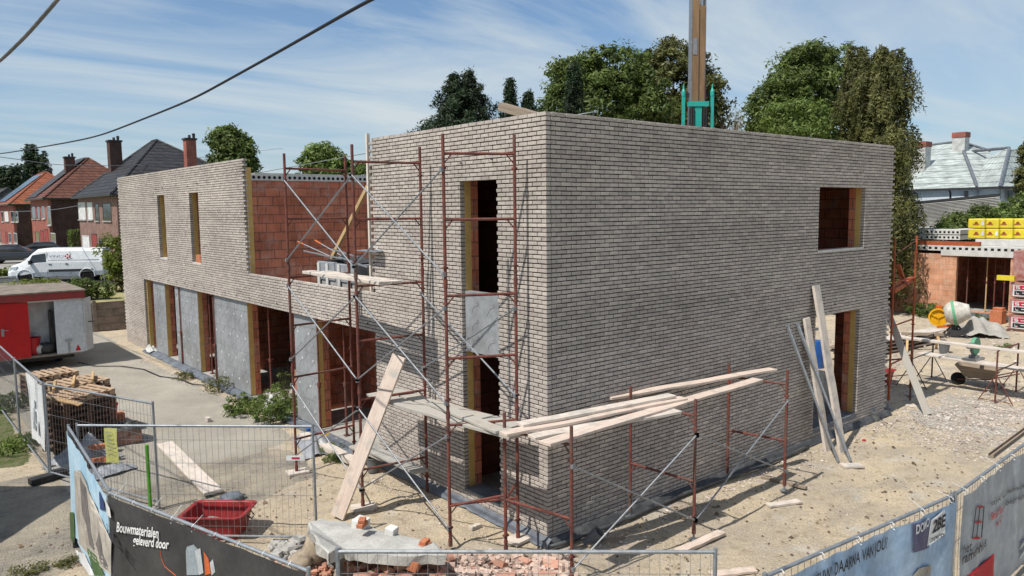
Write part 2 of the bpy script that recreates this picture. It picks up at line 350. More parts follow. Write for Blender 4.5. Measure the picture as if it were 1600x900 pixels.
def ground():
    xs = list(np.arange(-14, 3, .14))+list(np.arange(3, 34, .22)); ys = list(np.arange(-12, 16, .14))+list(np.arange(16, 29.95, .3))
    vs = []; colr = []
    for y in ys:
        for x in xs:
            vs.append((x, y, gh(x, y)))
            e = .5*nz(x, y, .8, 2)+.25*nz(x, y, 2.5, 9)
            conc = sm(7.6, 8.6, y+e-.35*(x+1.5)) * sm(-.2, -.9, x+e*.4) * (1-sm(-5.2, -5.6, x) * sm(19, 17, y))
            pav = sm(4.7, 5.2, y+e*.5-.28*(x+3)) * sm(-.9, -1.6, x+e*.6)*(1-conc)
            dark = 0
            if x < -5.3 and y > 9.3: pav *= .15; conc *= sm(17, 18, y)
            grav = math.exp(-((x-13.3)**2/7+(y+2.0)**2/1.5))*1.1+.35*sm(10, 12, x)*sm(-1.6, -.8, y+e*.5)*sm(19, 16, x)
            grass = sm(10, 11, y+e)*sm(-5.4, -5.8, x+e*.4)*sm(18, 16, y)
            colr.append((conc, pav, min(1, grav*(.6+e)), grass))
    nx, ny = len(xs), len(ys)
    fs = [(j*nx+i, j*nx+i+1, (j+1)*nx+i+1, (j+1)*nx+i) for j in range(ny-1) for i in range(nx-1)]
    me = bpy.data.meshes.new('yard_ground'); me.from_pydata(vs, [], fs)
    at1 = me.color_attributes.new('mask', 'FLOAT_COLOR', 'POINT'); at1.data.foreach_set('color', np.array(colr, dtype=np.float32).ravel())
    me.shade_smooth()
    m, nt, b, out = newmat('yard')
    pos = N(nt, 'ShaderNodeNewGeometry').outputs['Position']
    a = N(nt, 'ShaderNodeAttribute'); a.attribute_name = 'mask'; sp = N(nt, 'ShaderNodeSeparateColor'); L(nt, a.outputs['Color'], sp.inputs[0])
    n1 = noise(nt, pos, .5, 7); n2 = noise(nt, pos, 3.5, 8, .7); n3 = noise(nt, pos, 28, 6, .7)
    sand = mixn(nt, (.70, .575, .40), (.54, .455, .35), ramp(nt, n1, [(.38, 0), (.62, 1)]))
    sand = mixn(nt, sand, (.3, .22, .14), ramp(nt, n2, [(.54, 0), (.7, .75)]))
    sand = mixn(nt, sand, (.4, .35, .285), ramp(nt, noise(nt, scalev(nt, pos, (.5, 1.4, 1)), 1.1, 6, .65), [(.5, 0), (.66, .6)])); sand = mixn(nt, sand, (.66, .63, .56), ramp(nt, noise(nt, pos, 1.3, 6), [(.55, 0), (.75, .7)]))
    sand = mixn(nt, sand, (.2, .145, .1), ramp(nt, noise(nt, pos, 11, 5, .75), [(.6, 0), (.7, .8)])); sand = mixn(nt, sand, (.85, .8, .7), ramp(nt, noise(nt, scalev(nt, pos, (1, 1, 1)), 19, 4, .75), [(.66, 0), (.74, .7)])); sand = mixn(nt, sand, ramp(nt, n3, [(.3, .66), (.7, 1.2)]), 1, 'MULTIPLY')
    conc = mixn(nt, (.5, .46, .39), (.38, .35, .295), ramp(nt, n1, [(.35, 0), (.65, 1)]))
    conc = mixn(nt, conc, (.3, .25, .18), ramp(nt, n2, [(.55, 0), (.75, .6)])); conc = mixn(nt, conc, ramp(nt, n3, [(.3, .85), (.7, 1.1)]), 1, 'MULTIPLY')
    bt = N(nt, 'ShaderNodeTexBrick'); mp = N(nt, 'ShaderNodeMapping'); mp.inputs['Rotation'].default_value = (0, 0, .2); L(nt, pos, mp.inputs[0]); L(nt, mp.outputs[0], bt.inputs['Vector'])
    bt.inputs['Color1'].default_value = c4((.36, .325, .28)); bt.inputs['Color2'].default_value = c4((.27, .245, .21)); bt.inputs['Mortar'].default_value = c4((.19, .165, .125))
    bt.inputs['Scale'].default_value = 1; bt.inputs['Brick Width'].default_value = .22; bt.inputs['Row Height'].default_value = .11; bt.inputs['Mortar Size'].default_value = .006
    pav = mixn(nt, bt.outputs['Color'], (.52, .45, .34), ramp(nt, noise(nt, pos, 1.1, 7), [(.38, 0), (.68, .85)])); pav = mixn(nt, pav, ramp(nt, n3, [(.3, .8), (.7, 1.12)]), 1, 'MULTIPLY')
    vo = N(nt, 'ShaderNodeTexVoronoi'); vo.inputs['Scale'].default_value = 22; L(nt, pos, vo.inputs['Vector'])
    grav = mixn(nt, (.54, .5, .43), ramp(nt, vo.outputs['Color'], [(0, .55), (1, 1.2)]), 1, 'MULTIPLY')
    grass = mixn(nt, (.09, .12, .035), (.2, .19, .11), ramp(nt, n2, [(.4, 0), (.6, 1)]))
    def jag(s):
        ad = N(nt, 'ShaderNodeMath', operation='MULTIPLY_ADD'); L(nt, n2, ad.inputs[0]); ad.inputs[1].default_value = 1.2; L(nt, s, ad.inputs[2]); return ramp(nt, ad.outputs[0], [(.95, 0), (1.2, 1)])
    c = mixn(nt, sand, conc, jag(sp.outputs[0])); c = mixn(nt, c, pav, jag(sp.outputs[1])); c = mixn(nt, c, grav, jag(sp.outputs[2])); c = mixn(nt, c, grass, jag(a.outputs['Alpha']))
    # expansion joints of the concrete slab
    L(nt, c, b.inputs['Base Color']); b.inputs['Roughness'].default_value = .97; b.inputs['Specular IOR Level'].default_value = .1
    hsum = N(nt, 'ShaderNodeMath', operation='MULTIPLY_ADD'); L(nt, n2, hsum.inputs[0]); hsum.inputs[1].default_value = 2.2; L(nt, n3, hsum.inputs[2])
    h2 = N(nt, 'ShaderNodeMath', operation='MULTIPLY_ADD'); L(nt, n3, h2.inputs[0]); h2.inputs[1].default_value = 1.0; L(nt, hsum.outputs[0], h2.inputs[2])
    bumpn(nt, b, h2.outputs[0], .8, .03)
    me.materials.append(m); o = bpy.data.objects.new('yard_ground', me); COL.objects.link(o); struct(o)
    m2 = mat('far_ground', (.3, .27, .2), (.2, .2, .12), rough=1, scale=.2, bump=.5, bscale=3)
    struct(MB().add([(-900, -900, -.12), (900, -900, -.12), (900, 900, -.12), (-900, 900, -.12)], [(0, 1, 2, 3)]).build('ground', m2))
    # upper street level behind the retaining wall
    u = MB(); u.add([(-300, 29.95, 1.22), (14, 29.95, 1.22), (14, 43, 1.27), (-300, 43, 1.27)], [(0, 1, 2, 3)]); u.bb(-300, 14, 29.85, 29.95, -.1, 1.22)
    u.add([(-300, 43, 1.27), (300, 43, 1.27), (300, 800, 1.3), (-300, 800, 1.3)], [(0, 1, 2, 3)]); struct(u.build('verge_ground', 'verge'))
    struct(MB().bb(-300, 200, 40.5, 48.8, 1.2, 1.29).build('road', 'asphalt'))
    struct(MB().bb(-300, 200, 48.8, 50.5, 1.2, 1.4).build('pavement', 'pavement'))
    struct(MB().add([(-2.5, 58, 1.31), (5.9, 58, 1.31), (5.9, 130, 1.32), (-2.5, 130, 1.32)], [(0, 1, 2, 3)]).build('side_road', 'pavement'))
ground()
# ------------------------------------------------------------------ the unfinished brick house
HS = root('brick_house', (0, 0, 0), 'unfinished house of pale grey brick with open window holes and a flat top', 'house')
BL, BH, GAP = .217, .0701, .0155
def split(u0, u1, z, ops):
    segs = [(u0, u1)]
    for a, b, c, d in ops:
        if c-.02 < z < d-.02:
            segs = [s for (p, q) in segs for s in ((p, min(q, a)), (max(p, b), q)) if s[1]-s[0] > .02]
    return segs
def facade(map3, zones, ops, teeth, cornerpar, name):
    """zones: list of (u0,u1,z0,z1)"""
    vs = []; fs = []; r = random.Random(5); k = 0
    ncs = 97
    for i in range(ncs):
        zb = i*BH; zm = zb+BH/2; off = (i % 2)*BL/2
        for (u0, u1, z0, z1) in zones:
            if not (z0 <= zm < z1): continue
            a0 = u0 if u0 > 0 else (0 if i % 2 == cornerpar else .1+GAP)
            a1 = u1
            if u1 in teeth and zm > teeth[u1]: a1 = u1+(.055 if i % 2 else -.055)
            if u0 in teeth and zm > teeth[u0]: a0 = u0+(.055 if i % 2 else -.055)
            for (p, q) in split(a0, a1, zm, ops):
                j0 = math.floor((p-off)/BL)
                carry = None
                for j in range(j0, math.ceil((q-off)/BL)+1):
                    s, e = max(p, off+j*BL) if carry is None else carry, min(q, off+(j+1)*BL-GAP*.85)
                    if e < p: continue
                    if e-s < .03:
                        if j*BL+off <= p: carry = p
                        continue
                    carry = None
                    jt = r.uniform(-.0022, .0026); wv = .003*mn.noise(V((s*.7, zb*2.3, 3))); jt += .0035*mn.noise(V((s*.9, zb*1.4, 11))); zt = zb+wv+r.uniform(-.0012, .0012); ze = zb+wv+BH-GAP+r.uniform(-.0015, .0015); tl = r.uniform(-.0012, .0012); tt = r.uniform(-.0015, .0015)
                    ch = .0045
                    for (uu, zz, dd) in ((s, zt, .1), (e, zt, .1), (e, ze, .1), (s, ze, .1), (s, zt, -jt+ch), (e, zt+tt, -jt+ch+tl), (e, ze+tt, -jt+ch+tl), (s, ze, -jt+ch),
                                         (s+ch, zt+ch, -jt), (e-ch, zt+ch+tt, -jt+tl), (e-ch, ze-ch+tt, -jt+tl), (s+ch, ze-ch, -jt)):
                        vs.append(map3(uu, dd, zz))
                    fs += [(k, k+1, k+5, k+4), (k+1, k+2, k+6, k+5), (k+2, k+3, k+7, k+6), (k+3, k, k+4, k+7), (k+4, k+5, k+9, k+8), (k+5, k+6, k+10, k+9), (k+6, k+7, k+11, k+10), (k+7, k+4, k+8, k+11), (k+8, k+9, k+10, k+11)]
                    k += 12
    mb = MB(); mb.v = vs; mb.f = fs
    return mb.build(name, 'brick', HS)
mapL = lambda u, d, z: (d, u, z)
mapR = lambda u, d, z: (u, d, z)
LEN, WID = 26.3, 11.65
opsL = [(1.21, 2.23, .3, 5.87), (16.2, 17.1, 3.72, 5.98), (19.82, 20.72, 3.72, 5.98), (5.32, 23.15, .06, 2.79)]
opsR = [(8.09, 10.2, 4.34, 5.78), (8.1, 10.14, .3, 2.86)]
zonesL = [(0, 5.32, 0, 6.81), (5.32, 12.33, 0, 3.62), (12.33, LEN, 0, 6.81)]
# one continuous low band, then the two upper volumes
zonesL = [(0, LEN, 0, 3.62), (0, 5.32, 3.62, 6.81), (12.33, LEN, 3.62, 6.81)]
facade(mapL, zonesL, opsL, {5.32: 3.6, 12.33: 3.6, LEN: 0}, 0, 'brick_facade')
facade(mapR, [(0, WID, 0, 6.81)], opsR, {WID: 0}, 1, 'brick_facade')
def cutboxes(mb, mp, u0, u1, z0, z1, d0, d1, ops):
    us = sorted({u0, u1} | {x for o in ops for x in o[:2] if u0 < x < u1})
    for a, b in zip(us[:-1], us[1:]):
        zs = [(z0, z1)]; m = (a+b)/2
        for o in ops:
            if o[0] <= m <= o[1]: zs = [s for (p, q) in zs for s in ((p, min(q, o[2])), (max(p, o[3]), q)) if s[1]-s[0] > .001]
        for p, q in zs:
            A = mp(a, d0, p); B = mp(b, d1, q); mb.bb(min(A[0], B[0]), max(A[0], B[0]), min(A[1], B[1]), max(A[1], B[1]), p, q)
def grow(ops, g): return [(a-g, b+g, c-g, d+g) for a, b, c, d in ops]
mb = MB()
OG = lambda o: [(a-.004, b+.004, c-.004, d+.004) for a, b, c, d in o]
cutboxes(mb, mapL, .02, LEN-.08, 0, 3.60, .018, .095, OG(opsL))
cutboxes(mb, mapL, .02, 5.25, 3.603, 6.79, .018, .095, OG(opsL)); cutboxes(mb, mapL, 12.41, LEN-.08, 3.603, 6.79, .018, .095, OG(opsL))
cutboxes(mb, mapR, .0962, WID-.08, 0, 6.79, .018, .095, OG(opsR))
mb.build('mortar_joints', 'mortar', HS)
# insulation layer behind the brick (yellow foam), inner leaf of red blocks
insL = [(1.21, 2.23, .3, 5.87), (16.2, 17.1, 3.72, 5.98), (19.82, 20.72, 3.72, 5.98)]
seg = [(22.7, LEN), (20.05, 21.95), (16.5, 19.1), (12.3, 15.3), (8.35, 9.55), (0, 5.75)]
seg = [(onX(237, 500, .11).y, LEN-.3), (onX(270, 500, .11).y-.02, onX(238, 500, .11).y), (onX(322, 500, .11).y, onX(275, 500, .11).y), (onX(400, 500, .11).y, onX(337, 500, .11).y), (onX(508, 500, .11).y, onX(463, 500, .11).y), (.25, 5.25)]
# measured from the visible yellow jambs
seg = [(23.1, LEN-.3), (20.7, 22.2), (17.05, 19.5), (12.7, 15.5), (8.28, 9.55), (.25, 5.25)]
gaps = []
ss = sorted(seg)
for (a, b), (c, d) in zip(ss[:-1], ss[1:]): gaps.append((b, c, .1, 2.79))
mb = MB(); mi = MB(); mf = MB()
zlow = insL+gaps
cutboxes(mb, mapL, .25, LEN-.3, .1, 3.1, .101, .235, zlow); cutboxes(mb, mapL, .25, 5.28, 3.1, 6.6, .101, .235, insL); cutboxes(mb, mapL, 12.39, LEN-.3, 3.1, 6.5, .101, .235, insL)
cutboxes(mb, mapR, .25, WID-.3, .1, 6.6, .101, .235, opsR)
mb.build('insulation', 'pir', HS)
cutboxes(mi, mapL, .24, LEN-.3, .1, 2.85, .24, .39, zlow); cutboxes(mi, mapL, .24, 5.3, 3.1, 6.5, .24, .39, insL); cutboxes(mi, mapL, 12.4, LEN-.3, 3.1, 6.2, .24, .39, insL)
cutboxes(mi, mapR, .4, WID-.2, .1, 6.5, .24, .39, opsR)
mi.build('inner_wall', 'redblock', HS)
mb = MB()                                   # silver faced panels in the ground floor bays and the tall slot
for (a, b) in seg[1:5]: MB().bb(.088, .1, a+.004, b, .1, 2.785).build('insulation_panel', 'foil', HS)
sp_z0, sp_z1 = onX(750, 552, .1).z, onX(750, 457, .1).z
MB().bb(.07, .2, 1.225, 2.215, sp_z0, sp_z1).build('spandrel_panel', 'foil', HS)
mb = MB()                                   # printed curls on the foil and joints between the sheets
def curl(mb, x, y, z, s, a=.5):
    for k in range(7):
        t0, t1 = k/7*5, (k+1)/7*5
        f = lambda t: V((x, y+s*(math.cos(t)*.45*(1 if t < 2.5 else -.7)+t*.24-.6)*math.cos(a)-s*math.sin(t)*.3*math.sin(a), z-s*(t*.24-.6)*math.sin(a)*1.3+s*math.sin(t)*.3))
        mb.beam(f(t0), f(t1), .002, .006, up=(0, 0, 1))
for (a, b) in seg[1:5]:
    n = 0; y = a+.25
    while y < b-.12:
        z = .35+(n % 2)*.2
        while z < 2.65: curl(mb, .086, y, z, .16); z += .42
        y += .34; n += 1
for y in (1.45, 1.9):
    for z in (sp_z0+.2, sp_z0+.5, sp_z0+.8): curl(mb, .067, y+.1*(z % .3), z, .2)
for (a, b) in seg[1:5]:
    for z in (.7, 1.3, 1.9, 2.5): mb.bb(.0855, .0875, a+.01, b-.01, z, z+.008)
    for k, y in enumerate(np.arange(a+1.0, b-.3, 1.0)):
        mb.bb(.0855, .0875, y, y+.008, .1, 1.3) if k % 2 else mb.bb(.0855, .0875, y, y+.008, 1.3, 2.75)
mb.build('foil_print', 'print_foil', HS)
mb = MB()
for (a, b) in seg[1:5]:
    for i, z in enumerate((.45, 1.05, 1.7, 2.35)):
        for y in np.arange(a+.25+.2*(i % 2), b-.1, .6): mb.lathe([(.03, 0), (.03, .006)], (.08, y, z), 10, Matrix.Rotation(R(90), 3, 'Y'))
mb.build('insulation_plug', 'shutter', HS)
# plinth, sills, slabs, interior
mb = MB()
mb.bb(.1, .42, .45, 5.3, -.1, .1); mb.bb(.02, .42, 5.35, LEN-.3, -.1, .075); mb.bb(.45, WID-.3, .1, .42, -.1, .1)
mb.bb(.42, WID-.25, .42, LEN-.3, -.1, .1)
mb.build('floor_slab', 'concrete', HS)
mb = MB(); mb.bb(.4, WID-.25, .4, LEN-.35, 2.86, 3.12); mb.bb(.42, WID-.25, .42, 5.2, 6.2, 6.45); mb.bb(.42, 8.2, 12.55, LEN-.35, 6.2, 6.42)
mb.build('upper_slab', 'concrete', HS)
ye = onX(1304, 540, WID-.4).y
for q_ in ((8.05, 8.2, 5.4, LEN-.35, .1, 2.86), (.4, 8, LEN-.5, LEN-.36, .1, 6.2), (.42, WID-.4, 5.13, 5.28, .1, 2.86), (.4, 6, 5.36, 5.5, .1, 2.86), (.4, 8.05, 9.68, 9.82, .1, 2.86), (.4, 8.05, 16.0, 16.14, .1, 2.86), (.4, 8.05, 20.1, 20.25, .1, 2.86), (1.35, 1.5, 9.82, 12.6, .1, 2.86), (1.9, 2.05, 5.5, 9.6, .1, 2.86), (6.2, 6.35, .42, 5.1, .1, 2.86), (WID-.4, WID-.25, .42, ye, .1, 6.4), (WID-.4, WID-.25, ye+1.1, 5.28, .1, 6.4), (WID-.4, WID-.25, ye, ye+1.1, 2.5, 6.4)): MB().bb(*q_).build('partition_wall', 'redblock', HS)
for q_ in ((8.05, 8.2, 12.6, LEN-.35, 3.12, 6.2), (1.7, 1.85, .42, 5.1, 3.12, 6.2), (6.2, 6.35, .42, 5.1, 3.12, 6.2), (.42, WID-.41, 5.13, 5.28, 3.12, 6.2), (6.36, WID-.41, 2.2, 2.35, 3.12, 6.2), (.4, 8.04, 19.3, 19.42, 3.12, 6.2), (1.4, 1.5, 12.6, 25.8, 3.12, 6.2), (.42, 3.3, 3.0, 3.12, .1, 2.84)): MB().bb(*q_).build('partition_wall', 'redblock_shaded', HS)
# red block wall above the terrace with hollow core slab ends on top
rw = 12.4
MB().bb(.395, 8.05, rw-.004, rw+.15, 3.12, 6.2).build('terrace_wall', 'redblock', HS)
hs = MB(); hs.bb(.2, 8.05, rw-.05, rw+1.3, 6.202, 6.36); hs = hs.build('hollow_slab', 'concrete_white', HS)
mb = MB()
for x in np.arange(.3, 7.9, .15): mb.lathe([(.043, 0), (.043, .01)], (x, rw-.054, 6.285), 10, Matrix.Rotation(R(90), 3, 'X'))
mb.build('slab_hole', 'hole', hs)
MB().bb(-.01, .06, 5.42, 5.48, 3.66, 6.9).build('corner_batten', 'plank_pale', HS)
MB().bb(.1, .235, 12.345, 12.39, 3.62, 6.55).build('insulation_edge', 'pir', HS)
mb = MB()                                   # steel ties sticking out of the joints
for y in np.arange(5.6, 23.2, .95): mb.tube([(-.03, y, 2.965), (.02, y, 2.965)], .012, 5)
for p in ((20.72, 6.18), (19.9, 6.2), (17.1, 6.18), (16.2, 6.24), (2.15, 6.13), (1.3, 6.15)): mb.tube([(-.04, p[0], p[1]), (.02, p[0], p[1])], .014, 5)
for x in (8.9, 9.9): mb.tube([(x, -.03, 6.1), (x, .02, 6.1)], .012, 5); mb.tube([(x, -.03, 3.1), (x, .02, 3.1)], .012, 5)
mb.build('wall_tie', 'trim_dark', HS)
MB().bb(-.012, .4, 1.215, 2.225, .27, .315).build('door_sill', 'lead', HS); MB().bb(8.105, 10.135, -.01, .4, .2, .315).build('door_sill', 'lead', HS)
for bb_ in ((.0, .22, 16.22, 17.08, 3.68, 3.73), (.0, .22, 19.84, 20.7, 3.68, 3.73), (8.1, 10.19, -.005, .22, 4.3, 4.345)): MB().bb(*bb_).build('window_sill', 'concrete_white', HS)
MB().bb(.02, .13, 16.3, 16.75, 3.73, 3.98).build('sill_block', 'brick_orange', HS)
# damp proof membrane along the foot of the walls
def strip(path, prof, m, name, seed=0, amp=.04):
    mb = MB(); n = len(prof); vs = []
    for i, (p, nrm) in enumerate(path):
        for j, (o_, z) in enumerate(prof):
            q = amp*mn.noise(V((i*.37+seed, j*1.1, 0))); q2 = amp*mn.noise(V((i*.61, j*.9, seed+7)))
            w = min(1, j); vs.append((p[0]+nrm[0]*(o_+q*w), p[1]+nrm[1]*(o_+q*w), max(.0, z+q2*w)))
    mb.add(vs, [(i*n+j, i*n+j+1, (i+1)*n+j+1, (i+1)*n+j) for i in range(len(path)-1) for j in range(n-1)])
    return mb.build(name, m, HS, smooth=True)
pl = [((0, y), (-1, 0)) for y in np.arange(5.3, LEN-3, .1)]
strip([((-.005, y), (-1, 0)) for y in np.arange(-.1, 5.3, .09)], [(0, .13), (.02, .12), (.05, .09), (.09, .05), (.13, .0)], 'lead', 'membrane', 3, .035)
strip([((.0, y), (-1, 0)) for y in np.arange(5.3, 23.3, .12)], [(-.1, .085), (.0, .085), (.06, .075), (.12, .04), (.2, .0)], 'lead', 'membrane', 5, .05)
strip([((x, -.005), (0, -1)) for x in np.arange(-.15, WID+.2, .09)], [(0, .11), (.02, .11), (.05, .08), (.08, .04), (.11, .0)], 'membrane', 'membrane', 9, .03)
# rolled black hose / drain along the right wall foot
mb = MB(); mb.tube([(x, -.17-.04*math.sin(x*1.3)-.03*nz(x, 0, 2), .05+.015*nz(x, 1, 2)) for x in np.arange(-.1, 7.9, .25)], .038, 8)
tag(mb.build('drain_hose', 'membrane', smooth=True), 'black drain hose lying along the foot of the right brick wall', 'hose')
# ------------------------------------------------------------------ scaffolding
def frame_mb(pi, po, z0, z1, rungs, stub=.0):
    mb = MB(); pi, po = V((*pi, 0)), V((*po, 0))
    for p in (pi, po):
        mb.tube([p+V((0, 0, z0)), p+V((0, 0, z1+stub))], .026, 10)
        mb.tube([p+V((0, 0, z0)), p+V((0, 0, z0+.12))], .034, 10); mb.tube([p+V((0, 0, z0+.2)), p+V((0, 0, z0+.215))], .034, 8); mb.box(p+V((0, 0, z1-.25)), (.05, .085, .03)); mb.box(p+V((0, 0, z0+.3)), (.085, .05, .03))
    for z in rungs:
        mb.tube([pi+V((0, 0, z)), po+V((0, 0, z))], .022, 8)
        d = (po-pi).normalized(); 
        for p, s in ((pi, 1), (po, -1)): mb.tube([p+V((0, 0, z-.16)), p+d*s*.13+V((0, 0, z-.005))], .011, 6)
    return mb
A_i, A_o = (-.22, 5.98), (-1.61, 5.84); B_i, B_o = (-.23, 3.12), (-1.5, 3.28); C_i, C_o = (-.26, .43), (-1.26, .9)
SC = root('scaffold', (-1, 3.2, 0), 'tall rust red scaffold of three frames in front of the left brick wall', 'scaffold')
for nm, (pi, po) in dict(a=(A_i, A_o), b=(B_i, B_o), c=(C_i, C_o)).items():
    for z0, z1, rg, st in ((.05, 2.1, (.72, 2.0), 0), (2.1, 4.15, (3.05, 4.02), 0), (4.15, 6.2, (5.18, 6.17), .26)):
        frame_mb(pi, po, z0, z1, rg, st).build('frame', 'rust', SC, world=True)
def brace(par, p, q, r=.014, m='galv_dull'):
    mb = MB(); mb.tube([p, q], r, 8); d = (V(q)-V(p)).normalized()
    for e in (V(p), V(q)): mb.box(e, (.05, .05, .06))
    return mb.build('brace', m, par, world=True)
def X2(par, a, b, z0, z1, both=True):
    brace(par, (*a, z1), (*b, z0))
    if both: brace(par, (*b, z1-.02), (*a, z0+.02))
off = lambda p: (p[0]-.03, p[1])
for (z0, z1) in ((.35, 1.85), (2.35, 3.85), (4.35, 5.95)):
    X2(SC, off(A_o), off(B_o), z0, z1); X2(SC, off(B_o), off(C_o), z0, z1)
X2(SC, off(B_i), off(C_i), 2.4, 3.8)
for p, lb in ((A_o, 'timber pad under the left outer leg of the tall scaffold'), (B_o, 'timber pad under the middle outer leg of the tall scaffold'), (C_i, 'timber pad under the inner scaffold leg nearest the house corner')):
    mb = MB(); mb.box((0, 0, .03), (.42, .3, .05)); o = mb.build('base_pad', 'plank_pale', bev=.005); o.location = (p[0]+.02, p[1], 0); o.rotation_euler.z = rnd.uniform(-.4, .4); tag(o, lb, 'pad')
SR = root('scaffold', (2, -.8, 0), 'low rust red scaffold carrying planks beside the right brick wall', 'scaffold')
D_i, D_o = (-.88, -.02), (-.64, -1.2); E_i, E_o = (1.78, -.15), (1.87, -1.42); F_i, F_o = (4.69, -.1), (4.9, -1.21)
for pi, po in ((D_i, D_o), (E_i, E_o), (F_i, F_o)):
    frame_mb(pi, po, .12, 2.08, (.98, 2.05), .24).build('frame', 'rust', SR, world=True)
    for p in (pi, po): mb = MB(); mb.tube([(p[0], p[1], 0.02), (p[0], p[1], .16)], .018, 8); mb.box((p[0], p[1], .025), (.12, .12, .02)); mb.build('screw_foot', 'galv', SR, world=True)
fo = lambda p: (p[0], p[1]-.03)
brace(SR, (*fo(D_o), 1.75), (*fo(E_o), .35)); brace(SR, (*fo(E_o), 1.75), (*fo(D_o), .25)); brace(SR, (*fo(E_o), 1.75), (*fo(F_o), .4)); brace(SR, (*fo(F_o), 1.75), (*fo(E_o), .35))
mb = MB(); mb.tube([(C_i[0], C_i[1], .98), (D_i[0], D_i[1], .98)], .02, 8); mb.tube([(C_o[0], C_o[1], .7), (D_i[0], D_i[1], 1.05)], .02, 8)
mb.build('ledger', 'rust', SR, world=True)
# planks on the low scaffold
pz = 2.0
plank(at(851, 693, 2.13), at(1184, 593, 2.13), .22, .045, 'plank', 'outermost long plank on the low scaffold, its near end sawn clean at the house corner')
plank(at(830, 683, 2.09), at(1058, 642, 2.09)+V((.0, 0, 0)), .22, .045, 'plank_pale', 'pale plank lying flat between the outermost plank and the raised ones')
plank(at(786, 679, 2.14), at(1068, 622, 2.17), .21, .045, 'plank', 'raised plank reaching furthest left past the house corner on the low scaffold')
plank(at(812, 664, 2.19), at(1050, 618, 2.22), .2, .045, 'plank_pale', 'top plank next to the brick on the near half of the low scaffold', )
plank(at(950, 622, 2.14), at(1208, 577, 2.14), .21, .045, 'plank', 'plank at the far end of the low scaffold ending beyond the last leg')
# planks on the left platform, covered in mortar
plank((-.62, 3.75, 1.96), (-.42, .2, 1.97), .3, .05, 'plank_dirty', 'mortar covered plank against the left brick wall at the low platform', sag=.03)
plank((-.98, 3.7, 1.95), (-.88, -.32, 2.03), .32, .05, 'plank_dirty', 'mortar covered outer plank of the low platform, ending at the house corner', sag=.03)
plank((-.68, 2.2, 2.01), (-1.0, -.1, 2.07), .22, .045, 'plank_dirty', 'short grey plank lying on the mortar covered ones near the corner')
plank((-1.02, 6.25, 4.07), (-1.12, 2.95, 4.07), .24, .06, 'plank_pale', 'white splashed plank on the upper lift of the tall scaffold')
plank((-.72, 6.1, 4.06), (-.85, 3.0, 4.06), .22, .05, 'plank_pale', 'second pale plank behind on the upper lift of the tall scaffold')
# leaning plank by the scaffold
tp = onX(624, 556, -.95)
plank(at(527, 808, .04), tp, .27, .05, 'plank', 'long fresh plank leaning on the tall scaffold from the yard', up=(-.8, -.5, .4))
# planks and tubes leaning on the right wall
def lean(b, t, w, h, m, lb, up=(0, -1, .3), grp=None): return plank(b, t, w, h, m, lb, up=up, group=grp)
lean(V((7.91, -.8, 0)), onY(1275, 446, -.06), .25, .06, 'plank_pale', 'longest plank leaning on the right brick wall beside the doorway')
lean(V((7.75, -.55, 0)), onY(1260, 497, -.06), .22, .06, 'plank_pale', 'shorter plank leaning on the right brick wall left of the longest one')
for i, (b, t, lb) in enumerate(((V((7.15, -1.1, .03)), onY(1231, 508, -.04), 'left steel tube leaning on the right brick wall'), (V((7.42, -1.22, .03)), onY(1247, 506, -.04), 'right steel tube leaning in front of the shorter plank'))):
    for k in (0, .07):
        mb = MB(); l = (t-b).length; mb.tube([(0, 0, 0), (l, 0, 0)], .024, 10); mb.tube([(l-.03, 0, 0), (l+.01, 0, 0)], .03, 10)
        local_thing(mb, 'steel_tube', 'galv_dull' if k else 'galv', b+V((k*.8, k*.3, 0)), t+V((k*.2, 0, -k*1.5)), lb if k == 0 else lb.replace('steel tube', 'duller steel tube'), 'tube', 'steel tubes leaning on the right wall')
lean(V((12.4, -.75, .02)), V((12.9, .75, 2.85)), .18, .05, 'plank_dirty', 'weathered plank leaning on the trestle beyond the right end of the house', up=(-1, -.3, .2))
# ------------------------------------------------------------------ shoring props
def prop(x, y, z0, z1, label, grp='shoring props in the ground floor bays', cz=.5, m='rust'):
    p = root('shoring_prop', (x, y, z0), label, 'prop', grp); h = z1-z0
    mb = MB(); mb.tube([(0, 0, .01), (0, 0, h*cz)], .03, 8); mb.box((0, 0, .006), (.13, .13, .012)); mb.build('outer_tube', m, p)
    mb = MB(); mb.tube([(0, 0, h*cz), (0, 0, h-.01)], .023, 8); mb.box((0, 0, h-.006), (.13, .13, .01)); mb.build('inner_tube', m, p)
    mb = MB(); mb.lathe([(.04, -.06), (.045, 0), (.04, .06)], (0, 0, h*cz), 10); mb.tube([(-.09, .03, h*cz+.03), (.09, -.03, h*cz+.03)], .008, 6); mb.build('collar', 'rust', p)
    return p
for px, lb in ((285, 'thin rust red prop in front of the second silver panel from the far end'), (331, 'rust red prop in the dark bay left of the widest silver panel'), (337, 'rust red prop touching the left edge of the widest silver panel'),
               (422, 'rust red prop in the open bay right of the widest silver panel'), (497, 'rust red prop at the right edge of the narrow silver panel'), (538, 'rust red prop in the last open bay before the scaffold')):
    x = .05 if px in (285, 337, 497) else .3
    p = onX(px, 560, x); prop(x, p.y, .09 if x > .1 else .02, 2.79, lb, cz=.42 if px != 538 else .45)
